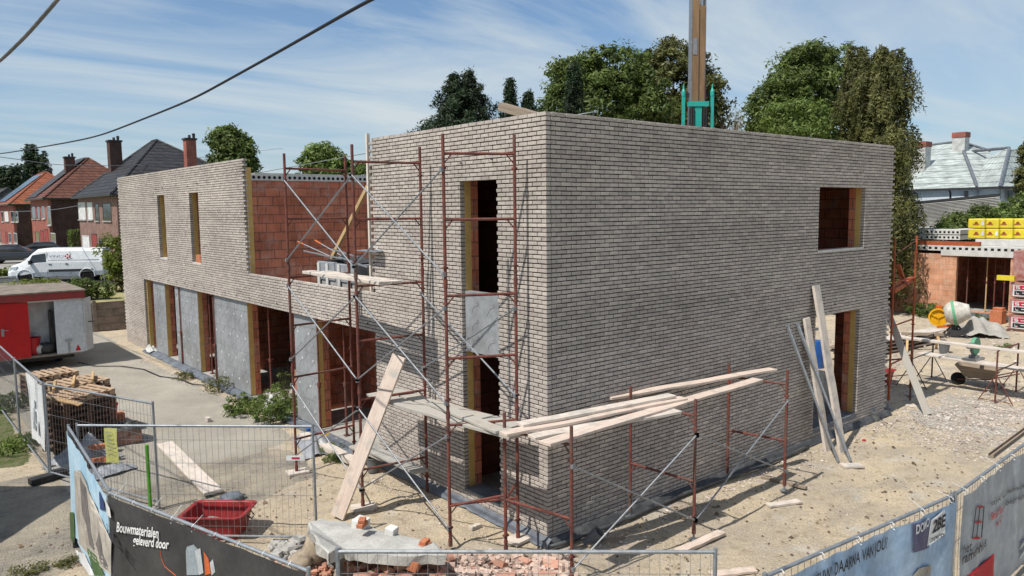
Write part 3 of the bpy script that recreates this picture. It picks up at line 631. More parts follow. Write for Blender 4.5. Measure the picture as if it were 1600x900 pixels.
# ------------------------------------------------------------------ fences
def fence(name, p0, p1, label, h=1.95, mesh=True, posts_over=.04):
    p0, p1 = V((*p0, 0)), V((*p1, 0)); d = p1-p0; l = d.length; a = math.atan2(d.y, d.x)
    r = root('mesh_fence', p0, label, 'fence', 'steel mesh fence panels around the site', rz=a)
    mb = MB()
    for x in (0, l): mb.tube([(x, 0, .02), (x, 0, h+posts_over)], .021, 10)
    mb.tube([(0, 0, h), (l, 0, h)], .02, 10); mb.tube([(0, 0, .14), (l, 0, .14)], .018, 8); mb.build('frame', 'galv', r)
    if mesh:
        mb = MB()
        for x in np.arange(.1, l, .1): mb.beam((x, 0, .14), (x, 0, h), .0036, .0036)
        for z in (.3, .82, 1.34, 1.72): mb.beam((0, .004, z), (l, .004, z), .0045, .0045)
        mb.build('wire_mesh', 'galv_dull', r)
    return r, l, a
FN = [((-5.62, 5.02), (-2.8, 2.42), 'mesh panel across the middle of the yard in front of the red mortar tub'),
      ((-5.5, 8.85), (-4.3, 5.7), 'mesh panel in front of the pallet stacks, right of the white banner'),
      ((-5.58, 12.4), (-5.52, 8.9), 'mesh panel behind the white banner at the left edge'),
      ((-5.62, 15.95), (-5.58, 12.45), 'farthest mesh panel at the left edge near the red cabin'),
      ((-5.74, 5.02), (-5.92, 1.45), 'mesh panel carrying the blue house photo banner'),
      ((-5.93, 1.4), (-4.98, -2.12), 'mesh panel carrying the black lettered banner'),
      ((-4.58, -1.92), (-1.76, -4.38), 'nearest mesh panel at the bottom centre in front of the rubble'),
      ((-1.85, -4.98), (1.55, -5.3), 'mesh panel carrying the pale blue lettered banner'),
      ((1.62, -5.31), (5.1, -5.15), 'mesh panel carrying the grey banner at the right edge')]
FR = [fence('f', a, b, lb) for a, b, lb in FN]
# banners
class Banner:
    def __init__(s, p0, p1, z0, z1, mt, label, side=-1, amp=.012, name='banner', sagtop=0):
        s.p0, s.p1 = V((*p0, 0)), V((*p1, 0)); s.d = s.p1-s.p0; s.l = s.d.length; s.u = s.d/s.l
        s.n = V((s.u.y, -s.u.x, 0)); 
        if s.n.dot(CP-s.p0) < 0: s.n = -s.n
        s.z0, s.z1, s.amp = z0, z1, amp
        nu, nv = int(s.l/.04), int((z1-z0)/.06); mb = MB()
        mb.add([s.pt(i/nu*s.l, z0+(z1-z0)*j/nv, 0) for j in range(nv+1) for i in range(nu+1)], [(j*(nu+1)+i, j*(nu+1)+i+1, (j+1)*(nu+1)+i+1, (j+1)*(nu+1)+i) for j in range(nv) for i in range(nu)])
        s.o = mb.build(name, mt, smooth=True); tag(s.o, label, 'banner')
    def pt(s, u, z, off=0):
        w = s.amp*(mn.noise(V((u*1.9, z*.7, s.l)))+.5*mn.noise(V((u*5, z*1.3, s.l+4))))
        return s.p0+s.u*u+s.n*(.035+w+off)+V((0, 0, z))
    def uv(s, px, py):
        r = ray(px, py); q = s.p0+s.n*.035; t = (q-CP).dot(s.n)/r.dot(s.n); p = CP+r*t; return ((p-s.p0).dot(s.u), p.z)
    def poly(s, pts, mt, name='print', off=.006, sub=None):
        "decal polygon (u,z) sampled on the cloth"
        us = [p[0] for p in pts]; zs = [p[1] for p in pts]; st = .05; mb = MB(); g = {}
        # ear-free: fan of small strips by scanlines
        z = min(zs)
        def span(zz):
            xs = []
            for (a, b), (c, d) in zip(pts, pts[1:]+pts[:1]):
                if (b <= zz < d) or (d <= zz < b): xs.append(a+(c-a)*(zz-b)/(d-b))
            return sorted(xs)
        n = max(2, int((max(zs)-z)/st)); dz = (max(zs)-z)/n
        for i in range(n):
            za, zb = z+dz*i+1e-4, z+dz*(i+1)-1e-4; A, B = span(za), span(zb)
            for k in range(0, min(len(A), len(B))-1, 2):
                w = max(A[k+1]-A[k], B[k+1]-B[k]); m = max(1, int(w/.05))
                for j in range(m):
                    f0, f1 = j/m, (j+1)/m
                    mb.add([s.pt(A[k]+(A[k+1]-A[k])*f0, za, off), s.pt(A[k]+(A[k+1]-A[k])*f1, za, off), s.pt(B[k]+(B[k+1]-B[k])*f1, zb, off), s.pt(B[k]+(B[k+1]-B[k])*f0, zb, off)], [(0, 1, 2, 3)])
        return mb.build(name, mt, s.o)
    def pxpoly(s, pts, mt, name='print', off=.006): return s.poly([s.uv(*p) for p in pts], mt, name, off)
    def text(s, txt, u, z, h, mt, w=None, slope=0, shear=0, off=.011, bold=.0, name='lettering'):
        vs, fs = textmesh(txt, bold); x1 = max(p[0] for p in vs); k = h/.7; kw = (w/x1) if w else k
        mb = MB(); mb.add([s.pt(u+p[0]*kw+p[1]*k*shear, z+p[1]*k+slope*p[0]*kw, off) for p in vs], fs)
        return mb.build(name, mt, s.o)
def textmesh(txt, bold=0, res=3):
    cu = bpy.data.curves.new('t', 'FONT'); cu.body = txt; cu.resolution_u = res; cu.offset = bold
    ob = bpy.data.objects.new('t', cu); COL.objects.link(ob); dg = bpy.context.evaluated_depsgraph_get(); me = bpy.data.meshes.new_from_object(ob.evaluated_get(dg))
    vs = [tuple(v.co) for v in me.vertices]; fs = [tuple(p.vertices) for p in me.polygons]
    bpy.data.objects.remove(ob); bpy.data.meshes.remove(me); return vs, fs
def flat_text(txt, org, ux, uz, h, mt, par, w=None, bold=.0, name='lettering'):
    vs, fs = textmesh(txt, bold); x1 = max(p[0] for p in vs); k = h/.7; kw = (w/x1) if w else k; mb = MB()
    mb.add([V(org)+V(ux)*p[0]*kw+V(uz)*p[1]*k for p in vs], fs); return mb.build(name, mt, par, world=True)
# white banner far left
b1 = Banner((-5.53, 10.75), (-5.5, 8.97), .55, 1.9, 'banner_white', 'white banner with faint grey marks hung at the left edge', amp=.05)
b1.poly([(.7, .8), (.95, .8), (.95, 1.45), (.88, 1.45), (.88, .95), (.77, .95), (.77, 1.25), (.7, 1.25)], 'print_grey', off=.02)
b1.poly([(1.1, .75), (1.3, .75), (1.3, 1.1), (1.1, 1.0)], 'print_grey', off=.02)
# blue photo banner
b2 = Banner((-5.745, 5.0), (-5.92, 1.47), .22, 1.9, 'banner_sky', 'narrow looking banner with a photo of a pale house under blue sky', amp=.03)
b2.pxpoly([(118, 735), (126, 735), (131, 745), (140, 760), (150, 790), (158, 800), (166, 830), (174, 845), (175, 899), (150, 880), (125, 850), (120, 800)], 'print_beige', off=.012)
b2.pxpoly([(126, 745), (133, 760), (138, 800), (146, 835), (150, 862), (140, 850), (130, 800)], 'print_dark', off=.016)
b2.pxpoly([(155, 830), (162, 860), (170, 890), (160, 885), (152, 850)], 'print_dark', off=.016)
b2.pxpoly([(110, 800), (117, 800), (118, 850), (111, 840)], 'print_green', off=.013)
b2.pxpoly([(135, 855), (150, 865), (165, 899), (150, 899)], 'print_green', off=.016)
b2.pxpoly([(112, 856), (135, 866), (150, 899), (140, 899), (128, 880), (112, 865)], 'banner_white', off=.018)
b2.pxpoly([(164, 776), (171, 790), (173, 812), (167, 806)], 'shutter', off=.014)
b2.pxpoly([(157, 766), (163, 776), (165, 805), (159, 795)], 'print_navy', off=.014)
u_, z_ = b2.uv(165, 796); b2.text('2BE', u_, 1.42, .12, 'letter_dark', w=.75, off=.02, bold=.02)
b2.text('NIEUWBOUW APPARTEMENTEN', .35, 1.72, .09, 'letter_dark', w=2.2, off=.012) if False else None
# black banner
b3 = Banner((-5.925, 1.36), (-4.985, -2.1), .2, 1.935, 'banner_black', 'black banner lettered in white script beside the blue one', amp=.02)
def script(bn, txt, pa, pb, h, mt='letter_white', bold=.02, shear=.25):
    (ua, za), (ub, zb) = bn.uv(*pa), bn.uv(*pb); return bn.text(txt, ua, za, h, mt, w=ub-ua, slope=(zb-za)/(ub-ua), shear=shear, bold=bold, off=.032 if bn.amp > .03 else .02)
script(b3, 'Bouwmaterialen', (185, 829), (250, 840), .125); script(b3, 'geleverd door', (211, 849), (265, 857), .115)
b3.pxpoly([(290, 855), (302, 851), (313, 857), (316, 899), (291, 899)], 'print_grey'); b3.pxpoly([(303, 853), (313, 857), (318, 899), (310, 899)], 'print_pale', off=.009)
b3.pxpoly([(318, 862), (325, 869), (330, 899), (320, 899)], 'print_orange'); b3.pxpoly([(327, 875), (334, 873), (339, 899), (331, 899)], 'print_pale')
mb = MB(); mb.tube([b3.pt(*b3.uv(x, y), .01) for x, y in ((252, 860), (254, 872), (259, 884), (266, 891), (276, 899))], .004, 5); mb.build('print_line', 'print_orange', b3.o)
# blue banner on the right
b4 = Banner((-1.8, -5.02), (1.5, -5.34), .25, 1.92, 'banner_blue', 'pale blue banner with dark capital lettering beside the nearest yard', amp=.05)
(ua, za), (ub, zb) = b4.uv(1302, 899), b4.uv(1386, 856)
b4.text('DAARNA VAN JOU?', ua, za, .125, 'letter_dark', w=ub-ua, slope=(zb-za)/(ub-ua), off=.02, bold=.012)
(uc, zc) = b4.uv(1262, 921); b4.text('NIEUW!', uc, zc, .125, 'letter_dark', w=(ua-uc)*.86, slope=(za-zc)/(ua-uc), off=.02, bold=.012)
b4.pxpoly([(1421, 817), (1449, 806), (1450, 855), (1421, 869)], 'print_purple', off=.02)
b4.pxpoly([(1452, 812), (1473, 795), (1471, 838), (1446, 853)], 'shutter', off=.024)
script(b4, 'DOMO', (1423, 832), (1448, 820), .1, 'letter_white', .02, 0).location = (0, 0, 0)
script(b4, '2BE', (1453, 832), (1471, 820), .14, 'letter_dark', .03, .15)
script(b4, 'CONSTRUCTION', (1450, 847), (1470, 836), .045, 'letter_dark', .02, 0)
b4.pxpoly([(1418, 899), (1430, 886), (1454, 879), (1452, 899)], 'print_beige', off=.02)
# grey banner on the right
b5 = Banner((1.68, -5.35), (5.05, -5.19), .25, 1.93, 'banner_grey', 'grey banner with a red window emblem at the right edge', amp=.05)
for (xa, ya), (xb, yb) in (((1520, 791), (1535, 789)), ((1516, 815), (1531, 812)), ((1513, 840), (1528, 837))):
    (u1, z1), (u2, z2) = b5.uv(xa, ya), b5.uv(xb, yb); b5.poly([(u1, z1-.02), (u2, z2-.02), (u2, z2+.01), (u1, z1+.01)], 'letter_red', off=.02)
for (xa, ya), (xb, yb) in (((1519, 791), (1514, 840)), ((1534, 790), (1527, 838)), ((1526, 790), (1521, 839))):
    mb = MB(); mb.tube([b5.pt(*b5.uv(xa, ya), .02), b5.pt(*b5.uv(xb, yb), .02)], .006, 5); mb.build('print_line', 'letter_dark', b5.o)
script(b5, 'het', (1503, 866), (1512, 858), .12, 'letter_dark', .01, 0); script(b5, 'ramenhuis', (1501, 882), (1535, 851), .13, 'letter_dark', .015, 0)
script(b5, 'strak vakmanschap', (1545, 790), (1600, 757), .07, 'letter_dark', .0, 0); script(b5, 'Smart loch inbegrepen', (1544, 813), (1600, 773), .09, 'letter_red', .01, 0) if False else script(b5, 'Smart loch', (1544, 812), (1567, 797), .1, 'letter_red', .015, 0)
script(b5, 'inbegrepen', (1568, 794), (1600, 772), .07, 'letter_dark', 0, 0)
for k in range(5):
    u_, z_ = b5.uv(1553+k*4, 820-k*3.2); b5.poly([(u_-.02, z_-.03), (u_+.02, z_-.03), (u_+.02, z_+.02), (u_-.02, z_+.02)], 'letter_red', off=.02)
b5.pxpoly([(1506, 901), (1551, 862), (1552, 901)], 'letter_red', off=.02)
for k in range(4):
    (u1, z1) = b5.uv(1592, 852+k*7); b5.poly([(u1, z1), (u1+.25, z1+.04), (u1+.25, z1+.07), (u1, z1+.03)], 'print_navy' if k % 2 == 0 else 'shutter', off=.02)
# cable ties
for bn in (b3, b4, b5):
    for u in np.arange(.15, bn.l, .62 if bn is not b3 else .4):
        ties = MB(); c = bn.p0+bn.u*u+V((0, 0, 1.95)); ties.tube([c+bn.n*.03+V((0, 0, .0)), c+V((0, 0, .026)), c-bn.n*.03, c-V((0, 0, .04)), c+bn.n*.035-V((0, 0, .05))], .005, 5)
        if rnd.random() < .35: ties.tube([c+V((0, 0, .02)), c-bn.n*.14-bn.u*.05+V((0, 0, .06+.08*rnd.random()))], .003, 5)
        ties.build('cable_tie', 'shutter', bn.o)
# feet of fence panels
FT = None
for (x, y, rz, lb) in ((-5.55, 8.8, .3, 'black rubber fence foot below the white banner'), (-5.65, 5.2, 1.4, 'black rubber fence foot behind the blue banner'), (-2.8, 2.4, .4, 'black fence foot at the right end of the middle panel'), (1.58, -5.3, 1.5, 'black fence foot between the two right banners')):
    if FT is None:
        mb = MB(); mb.bb(-.35, .35, -.11, .11, 0, .13); FT = mb.build('fence_block', 'black_rubber', bev=.02); FT.location = (x, y, 0); FT.rotation_euler.z = rz; tag(FT, lb, 'fence foot', 'fence feet')
    else: dup(FT, (x, y, 0), rz, lb)
# signs hung on the mesh fence
fr = FR[0]
def hung(px0, px1, py0, py1, fi, mt, name, label, cat, thick=.006):
    a, b, _ = FN[fi]; bn = type('q', (), {})(); p0 = V((*a, 0)); d = (V((*b, 0))-p0).normalized(); n = V((d.y, -d.x, 0)); n = n if n.dot(CP-p0) > 0 else -n
    def uv(px, py): r = ray(px, py); t = (p0-CP).dot(n)/r.dot(n); p = CP+r*t; return (p-p0).dot(d), p.z
    (u0_, z1_), (u1_, z0_) = uv(px0, py0), uv(px1, py1); c = p0+d*((u0_+u1_)/2)+n*.02+V((0, 0, (z0_+z1_)/2)); w = abs(u1_-u0_); h = abs(z1_-z0_)
    o = root(name, c, label, cat, rz=math.atan2(d.y, d.x)); return o, w, h
o, w, h = hung(164, 187, 668, 722, 0, '', 'notice_board', 'yellow board with faded notes hung on the middle fence panel', 'sign')
mb = MB(); nu = 8; mb.add([(-w/2+w*i/nu, -.01+.012*math.sin(i*.9+j), -h/2+h*j/6) for j in range(7) for i in range(nu+1)], [(j*(nu+1)+i, j*(nu+1)+i+1, (j+1)*(nu+1)+i+1, (j+1)*(nu+1)+i) for j in range(6) for i in range(nu)]); q = mb.build('board', 'yellow_sign', o, smooth=True)
mb = MB()
for k in range(6): mb.bb(-w*.35, w*(.1+.25*rnd.random()), -.032, -.03, h*.38-k*h*.12, h*.38-k*h*.12+.008)
mb.build('faded_writing', 'print_grey', o)
o, w, h = hung(448, 476, 712, 718, 0, '', 'maker_plate', 'small white plate on the middle fence panel beside its right post', 'sign')
mb = MB(); mb.bb(-w/2, w/2, -.004, .0, -h/2-.01, h/2+.01); mb.build('plate', 'shutter', o); mb = MB(); mb.bb(-w*.2, w*.25, -.008, -.005, -h*.25, h*.25); mb.build('mark', 'label_red', o)
mb = MB(); a_ = at(240, 792, 0); mb.tube([(0, 0, 0), (0, 0, 1.18)], .03, 8); mb.lathe([(.033, 1.12), (.03, 1.2), (.0, 1.215)], (0, 0, 0), 8)
o = mb.build('marker_post', 'green_paint'); o.location = (-4.42, 5.78, 0); tag(o, 'green painted post standing beside the fence post near the red tub', 'post')
# ------------------------------------------------------------------ yard objects, left side
# plank on the ground
plank(V((-3.14, 9.55, .09)), V((-3.32, 5.7, .06)), .34, .05, 'plank_pale', 'wide pale plank lying on the paving behind the middle fence')
mb = MB(); mb.rock((0, 0, .05), (.24, .16, .1), 4, 10, .4); o = mb.build('stone', 'lead', smooth=True); o.location = at(362, 782, 0); tag(o, 'dark grey stone at the near end of the wide pale plank', 'stone')
def tub(loc, rz, label, s=1, mt='tub_red'):
    r = root('mortar_tub', loc, label, 'tub', rz=rz); w, d, h = .5*s, .36*s, .42*s
    def ring(w, d, z, n=5, rr=.1):
        pts = []
        for cx, cy, a0 in ((w-rr, d-rr, 0), (-w+rr, d-rr, 90), (-w+rr, -d+rr, 180), (w-rr, -d+rr, 270)):
            for k in range(n): a = R(a0+90*k/(n-1)); pts.append((cx+rr*math.cos(a), cy+rr*math.sin(a), z))
        return pts
    mb = MB(); rings = [ring(w*.78, d*.78, .0), ring(w*.97, d*.97, h*.93), ring(w*1.08, d*1.1, h*.94), ring(w*1.08, d*1.1, h), ring(w*.98, d*.98, h), ring(w*.94, d*.94, h*.97), ring(w*.76, d*.76, .03)]
    n = len(rings[0]); vs = [p for q in rings for p in q]
    mb.add(vs, [(i*n+k, i*n+(k+1) % n, (i+1)*n+(k+1) % n, (i+1)*n+k) for i in range(len(rings)-1) for k in range(n)]+[tuple(range(n))[::-1], tuple(range((len(rings)-1)*n, len(rings)*n))])
    mb.build('shell', mt, r, bev=.004)
    mb = MB(); mb.rock((-.05, .03, .06), (w*.7, d*.7, h*.42), 3, 14, .3); mb.build('mortar', 'blob_mortar', r, smooth=True)
    mb = MB(); mb.tube([(w*1.02, -.1, h*.85), (w*1.16, -.07, h*.7), (w*1.12, 0, h*.6), (w*1.16, .07, h*.7), (w*1.02, .1, h*.85)], .01, 6); mb.build('rope_handle', 'cable', r)
    return r
tub((-3.83, 3.93, 0), R(-42), 'big red mortar tub with dry mortar left in it, behind the middle fence')
tub((15.2, 1.75, 0), R(10), 'dark red mortar tub under the small trestle behind the house', .9)
# pallets
def pallet_mb(mb, x, y, z, rz, l=1.2, w=1.0, top=True):
    m = Matrix.Rotation(rz, 3, 'Z')
    def b(cx, cy, cz, sx, sy, sz): mb.box(V((x, y, z))+m @ V((cx, cy, cz)), (sx, sy, sz), m)
    for k in range(7): b(-l/2+.05+k*(l-.1)/6, 0, .133, .095, w, .02)
    for yy in (-w/2+.05, 0, w/2-.05): b(0, yy, .113, l, .09, .018); b(0, yy, .01, l, .09, .018)
    for xx in (-l/2+.07, 0, l/2-.07):
        for yy in (-w/2+.05, 0, w/2-.05): b(xx, yy, .062, .13, .09, .08)
def stack(cx, cy, rz, n, label, mdark, mtop, x2=None):
    r = None
    for k in range(n):
        mb = MB(); pallet_mb(mb, 0, 0, 0, 0)
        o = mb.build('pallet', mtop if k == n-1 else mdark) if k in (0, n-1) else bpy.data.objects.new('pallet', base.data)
        if k not in (0, n-1): COL.objects.link(o); RM[o.name] = Matrix.Identity(4)
        if k == 0: base = o
        o.location = (cx+rnd.uniform(-.02, .02), cy+rnd.uniform(-.02, .02), k*.145); o.rotation_euler.z = rz+rnd.uniform(-.03, .03)
        tag(o, label[1] if k == n-1 else (label[2] if k == 0 else label[0]), 'pallet', label[3])
G1 = 'pallets stacked inside the fence'
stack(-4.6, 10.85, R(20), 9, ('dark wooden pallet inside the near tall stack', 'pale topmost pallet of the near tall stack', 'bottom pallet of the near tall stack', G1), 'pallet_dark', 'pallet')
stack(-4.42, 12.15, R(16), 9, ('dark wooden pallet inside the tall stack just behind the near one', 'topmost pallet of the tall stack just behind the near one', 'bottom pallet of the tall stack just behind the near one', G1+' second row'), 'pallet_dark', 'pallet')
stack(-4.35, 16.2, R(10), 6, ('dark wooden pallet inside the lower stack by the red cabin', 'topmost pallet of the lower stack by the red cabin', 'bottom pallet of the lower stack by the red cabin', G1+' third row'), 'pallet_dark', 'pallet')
for k, (x, y, lb) in enumerate(((-4.95, 11.3, 'left'), (-4.5, 11.6, 'middle'), (-4.05, 11.85, 'right'))):
    plank(V((x-.1, y-.35, 1.37)), V((x+.1, y+.6, 1.38)), .05, .1, 'wood_yellow', lb+' upright timber batten lying across the tall pallet stack', name='batten', cat='batten')
plank(V((-5.1, 10.2, 1.33)), V((-4.7, 9.9, 1.2)), .2, .03, 'wood_yellow', 'loose board sticking out at the front of the near pallet stack')
# red buckets by the pallets
def bucket(loc, label, mt='bucket_red', s=1.0, grp=None):
    r = root('bucket', loc, label, 'bucket', grp); mb = MB()
    mb.lathe([(.13*s, 0), (.17*s, .36*s), (.185*s, .36*s), (.185*s, .39*s), (.165*s, .39*s), (.125*s, .02)], (0, 0, 0), 18); mb.build('shell', mt, r, smooth=False)
    mb = MB(); mb.tube([(.18*s*math.cos(t), .18*s*math.sin(t)*.3, .36*s+.14*s*math.sin(t)) for t in np.linspace(0, math.pi, 9)], .006, 5); mb.build('handle', 'galv', r)
    return r
bucket(tuple(at(172, 655, .3)-V((0, 0, 0.05))), 'red bucket on bricks right of the pallet stack', s=1.1)
def pile_bricks(loc, n, mt, label, nm='brick_pile', cat='bricks', sz=(.29, .14, .19)):
    r = root(nm, loc, label, cat); mb = MB()
    for i in range(n):
        m = Matrix.Rotation(rnd.uniform(-.15, .15), 3, 'Z'); mb.box(((i % 2)*sz[0]*.9, (i//2 % 2)*sz[1]*1.05, sz[2]/2+(i//4)*sz[2]), sz, m)
    mb.build('blocks', mt, r, bev=.006); return r
pile_bricks(tuple(at(168, 660, 0)), 4, 'brick_orange', 'small pile of red blocks under the red bucket')
pile_bricks(tuple(at(192, 694, 0)), 8, 'rubble_red', 'pile of dark red blocks under a black sheet near the yellow board')
def sheet(c, w, d, h, mt, label, seed, name='plastic_sheet', cat='sheet', rz=0, n=22, par=None):
    mb = MB(); m = Matrix.Rotation(rz, 3, 'Z'); vs = []
    for j in range(n+1):
        for i in range(n+1):
            u, v = i/n*2-1, j/n*2-1; rr = max(0, 1-(u*u+v*v)*.75); e = 1+.25*mn.noise(V((math.atan2(v, u)*1.2, seed, 0)))
            p = m @ V((u*w/2*e, v*d/2*e, 0)); z = h*rr*(.7+.9*mn.noise(V((u*1.7+seed, v*1.7, 1))))+.05*abs(mn.noise(V((u*5, v*5+seed, 2))))+.015
            vs.append(V(c)+p+V((0, 0, max(.012, z))))
    mb.add(vs, [(j*(n+1)+i, j*(n+1)+i+1, (j+1)*(n+1)+i+1, (j+1)*(n+1)+i) for j in range(n) for i in range(n)])
    o = mb.build(name, mt, par, world=par is not None, smooth=True); 
    if par is None: tag(o, label, cat)
    return o
sheet(at(192, 672, .3), .9, .6, .25, 'black_sheet', 'black plastic sheet over the dark red blocks', 2)
sheet(at(130, 722, 0), 1.3, 1.0, .5, 'grey_sheet', 'grey plastic sheet heaped in front of the pallet stack', 5, rz=.5)
sheet(at(168, 738, 0), .9, .6, .12, 'grey_sheet', 'flat end of grey plastic sheet beneath the yellow board', 8, rz=.3)
mb = MB(); mb.bb(-.3, .3, -.06, .06, 0, .1); o = mb.build('clay_block', 'brick_orange', bev=.01); o.location = at(158, 722, .12); o.rotation_euler.z = -.5; tag(o, 'long orange clay block lying on the grey sheet', 'block')
mb = MB(); mb.bb(-.3, .3, -.06, .06, 0, .1); o = mb.build('clay_block', 'brick_orange', bev=.01); o.location = at(150, 702, .3); o.rotation_euler.z = -.2; tag(o, 'orange clay block half covered by the grey heap', 'block')
mb = MB(); mb.box((0, 0, .06), (.45, .16, .12)); o = mb.build('kerb_stone', 'concrete', bev=.01); o.location = at(92, 738, 0); o.rotation_euler.z = .1; tag(o, 'grey concrete kerb block under the fence by the pallets', 'block')
mb = MB(); mb.box((0, 0, .05), (.09, .22, .1)); o = mb.build('loose_block', 'plank_pale'); o.location = at(325, 658, 0); tag(o, 'small loose block on the concrete near the weeds', 'block')
# concrete slab with rubble at the front
SL = root('concrete_slab', (-2.8, 1.3, .25), 'broken tilted concrete slab lying on rubble at the bottom of the yard', 'slab')
ptsl = [(480, 815), (500, 812), (550, 818), (610, 832), (680, 852), (700, 868), (600, 868), (530, 860), (510, 866), (490, 842)]
top = [at(x, y, .62 if x < 520 else .52) for x, y in ptsl]
top = [(p+V((.05*nz(p.x, p.y, 4), .05*nz(p.x, p.y, 4, 3), 0))) for p in top]
def jagslab(name, top, thick, mt, par):
    pts = []
    for a, b in zip(top, top[1:]+top[:1]):
        for k in range(6): p = a.lerp(b, k/6); pts.append(p+V((.03*rnd.uniform(-1, 1), .03*rnd.uniform(-1, 1), 0)))
    c = sum(pts, V())/len(pts); ins = [p.lerp(c, .04)+V((0, 0, .02)) for p in pts]; low = [p+V((.03*rnd.uniform(-1, 1), .03*rnd.uniform(-1, 1), -thick)) for p in pts]; n = len(pts)
    mb = MB(); mb.add(ins+pts+low, [tuple(range(n))]+[(i, (i+1) % n, n+(i+1) % n, n+i) for i in range(n)]+[(n+i, n+(i+1) % n, 2*n+(i+1) % n, 2*n+i) for i in range(n)]+[tuple(range(2*n, 3*n))[::-1]])
    return mb.build(name, mt, par, world=True)
jagslab('slab', top, .14, 'slab_grey', SL)
def stone(loc, sz, seed, mt, label, rz=0, name='boulder', flat=False, n=12, k=.4):
    mb = MB(); mb.rock((0, 0, 0), sz, seed, n, k, flat); o = mb.build(name, mt, smooth=not flat); o.location = loc; o.rotation_euler.z = rz; return tag(o, label, 'stone')
stone(at(492, 862, .2), (.24, .2, .26), 11, 'rock', 'brown boulder propping the left end of the broken slab', .4)
stone(at(470, 878, .15), (.26, .18, .16), 12, 'rock', 'yellowish boulder in front of the brown one', .9)
stone(at(455, 858, .12), (.2, .12, .1), 13, 'rubble_grey', 'grey concrete lump left of the boulders', .2, 'concrete_lump', True, 8)
stone(at(432, 868, .08), (.17, .12, .07), 14, 'rubble_grey', 'leftmost grey concrete lump at the fence', .9, 'concrete_lump', True, 8)
stone(at(468, 845, .1), (.15, .13, .1), 15, 'rubble_grey', 'grey concrete lump touching the slab end', .5, 'concrete_lump', True, 8)
for (px, py, s, lb) in ((564, 826, .2, 'bigger white block with red brick on it, standing on the broken slab'), (612, 835, .15, 'smaller white block lying on the broken slab')):
    mb = MB(); m = Matrix.Rotation(.5, 3, 'Z') @ Matrix.Rotation(.12, 3, 'X'); mb.box((0, 0, s*.45), (s*1.1, s, s*.9), m); o = mb.build('white_block', 'white_block', bev=.012); o.location = at(px, py, .55)-V((0, 0, .02)); tag(o, lb, 'block')
p = at(566, 815, .8); mb = MB(); mb.box((0, 0, .0), (.2, .1, .06), Matrix.Rotation(.6, 3, 'Z')); mb.box((0.01, 0.02, .055), (.16, .1, .045), Matrix.Rotation(.9, 3, 'Z')); o = mb.build('broken_brick', 'brick_orange', bev=.006); o.location = p-V((0, 0, .04)); tag(o, 'broken red brick on top of the bigger white block', 'brick')
p = at(664, 855, .5); mb = MB(); mb.box((0, 0, .03), (.2, .1, .06), Matrix.Rotation(.2, 3, 'Z')); mb.box((0.01, 0.02, .08), (.16, .1, .04), Matrix.Rotation(.5, 3, 'Z')); o = mb.build('broken_brick', 'brick_orange', bev=.006); o.location = p; tag(o, 'broken red brick on the right tip of the slab', 'brick')
def rubble(name, mt, label, pts, n, s0, s1, hgt, seed, rect=True):
    r = random.Random(seed); mb = MB()
    for i in range(n):
        a, b = r.random(), r.random(); w = r.random()
        (x0, y0), (x1, y1) = pts; p = at(x0+(x1-x0)*a, y0+(y1-y0)*b, 0); e = math.sin(math.pi*a)**.5*math.sin(math.pi*min(1, max(0, b)))**.4
        s = r.uniform(s0, s1); m = Matrix.Rotation(r.uniform(0, 6), 3, 'Z') @ Matrix.Rotation(r.uniform(-.7, .7), 3, 'X')
        z = hgt*e*w*(.5+.5*r.random())+s*.3
        if r.random() < .5: mb.box((p.x, p.y, z), (s*1.6, s*.9, s*.7), m)
        else: mb.rock((p.x, p.y, z), (s*.8, s*.6, s*.5), i, 6, .6, True)
    o = mb.build(name, mt, bev=0); return tag(o, label, 'rubble', kind='stuff')
rubble('brick_rubble', 'rubble_red', 'broken red bricks heaped below the slab', ((545, 880), (700, 925)), 420, .05, .14, .4, 3)
rubble('stone_rubble', 'rubble_pink', 'pinkish grey stone rubble heaped at the bottom centre', ((600, 872), (870, 930)), 1100, .02, .085, .2, 4)
rubble('stone_rubble', 'rubble_grey', 'grey crushed concrete at the left of the boulders', ((425, 850), (520, 890)), 220, .03, .1, .12, 5)
rubble('mixed_rubble', 'rubble_red', 'bigger broken bricks and lumps among the pinkish rubble', ((560, 878), (860, 930)), 90, .07, .17, .2, 14)
rubble('mixed_rubble', 'rubble_pink', 'flat broken tiles and brick halves lying in the heap', ((640, 870), (900, 915)), 160, .04, .12, .1, 15)
rubble('brick_rubble', 'rubble_red', 'reddish crumbs of brick below the boulders', ((430, 880), (520, 905)), 160, .03, .08, .1, 6)
mb = MB(); mb.box((0, 0, 0), (.19, .14, .14)); 
for i in range(4):
    for j in range(3): mb.box((-.098, -.045+j*.045, -.05+i*.034), (.004, .022, .018))
o = mb.build('hollow_brick', 'brick_orange'); o.location = at(648, 882, .36); o.rotation_euler = (.3, .1, .6); tag(o, 'hollow clay brick with holes on top of the rubble', 'brick')
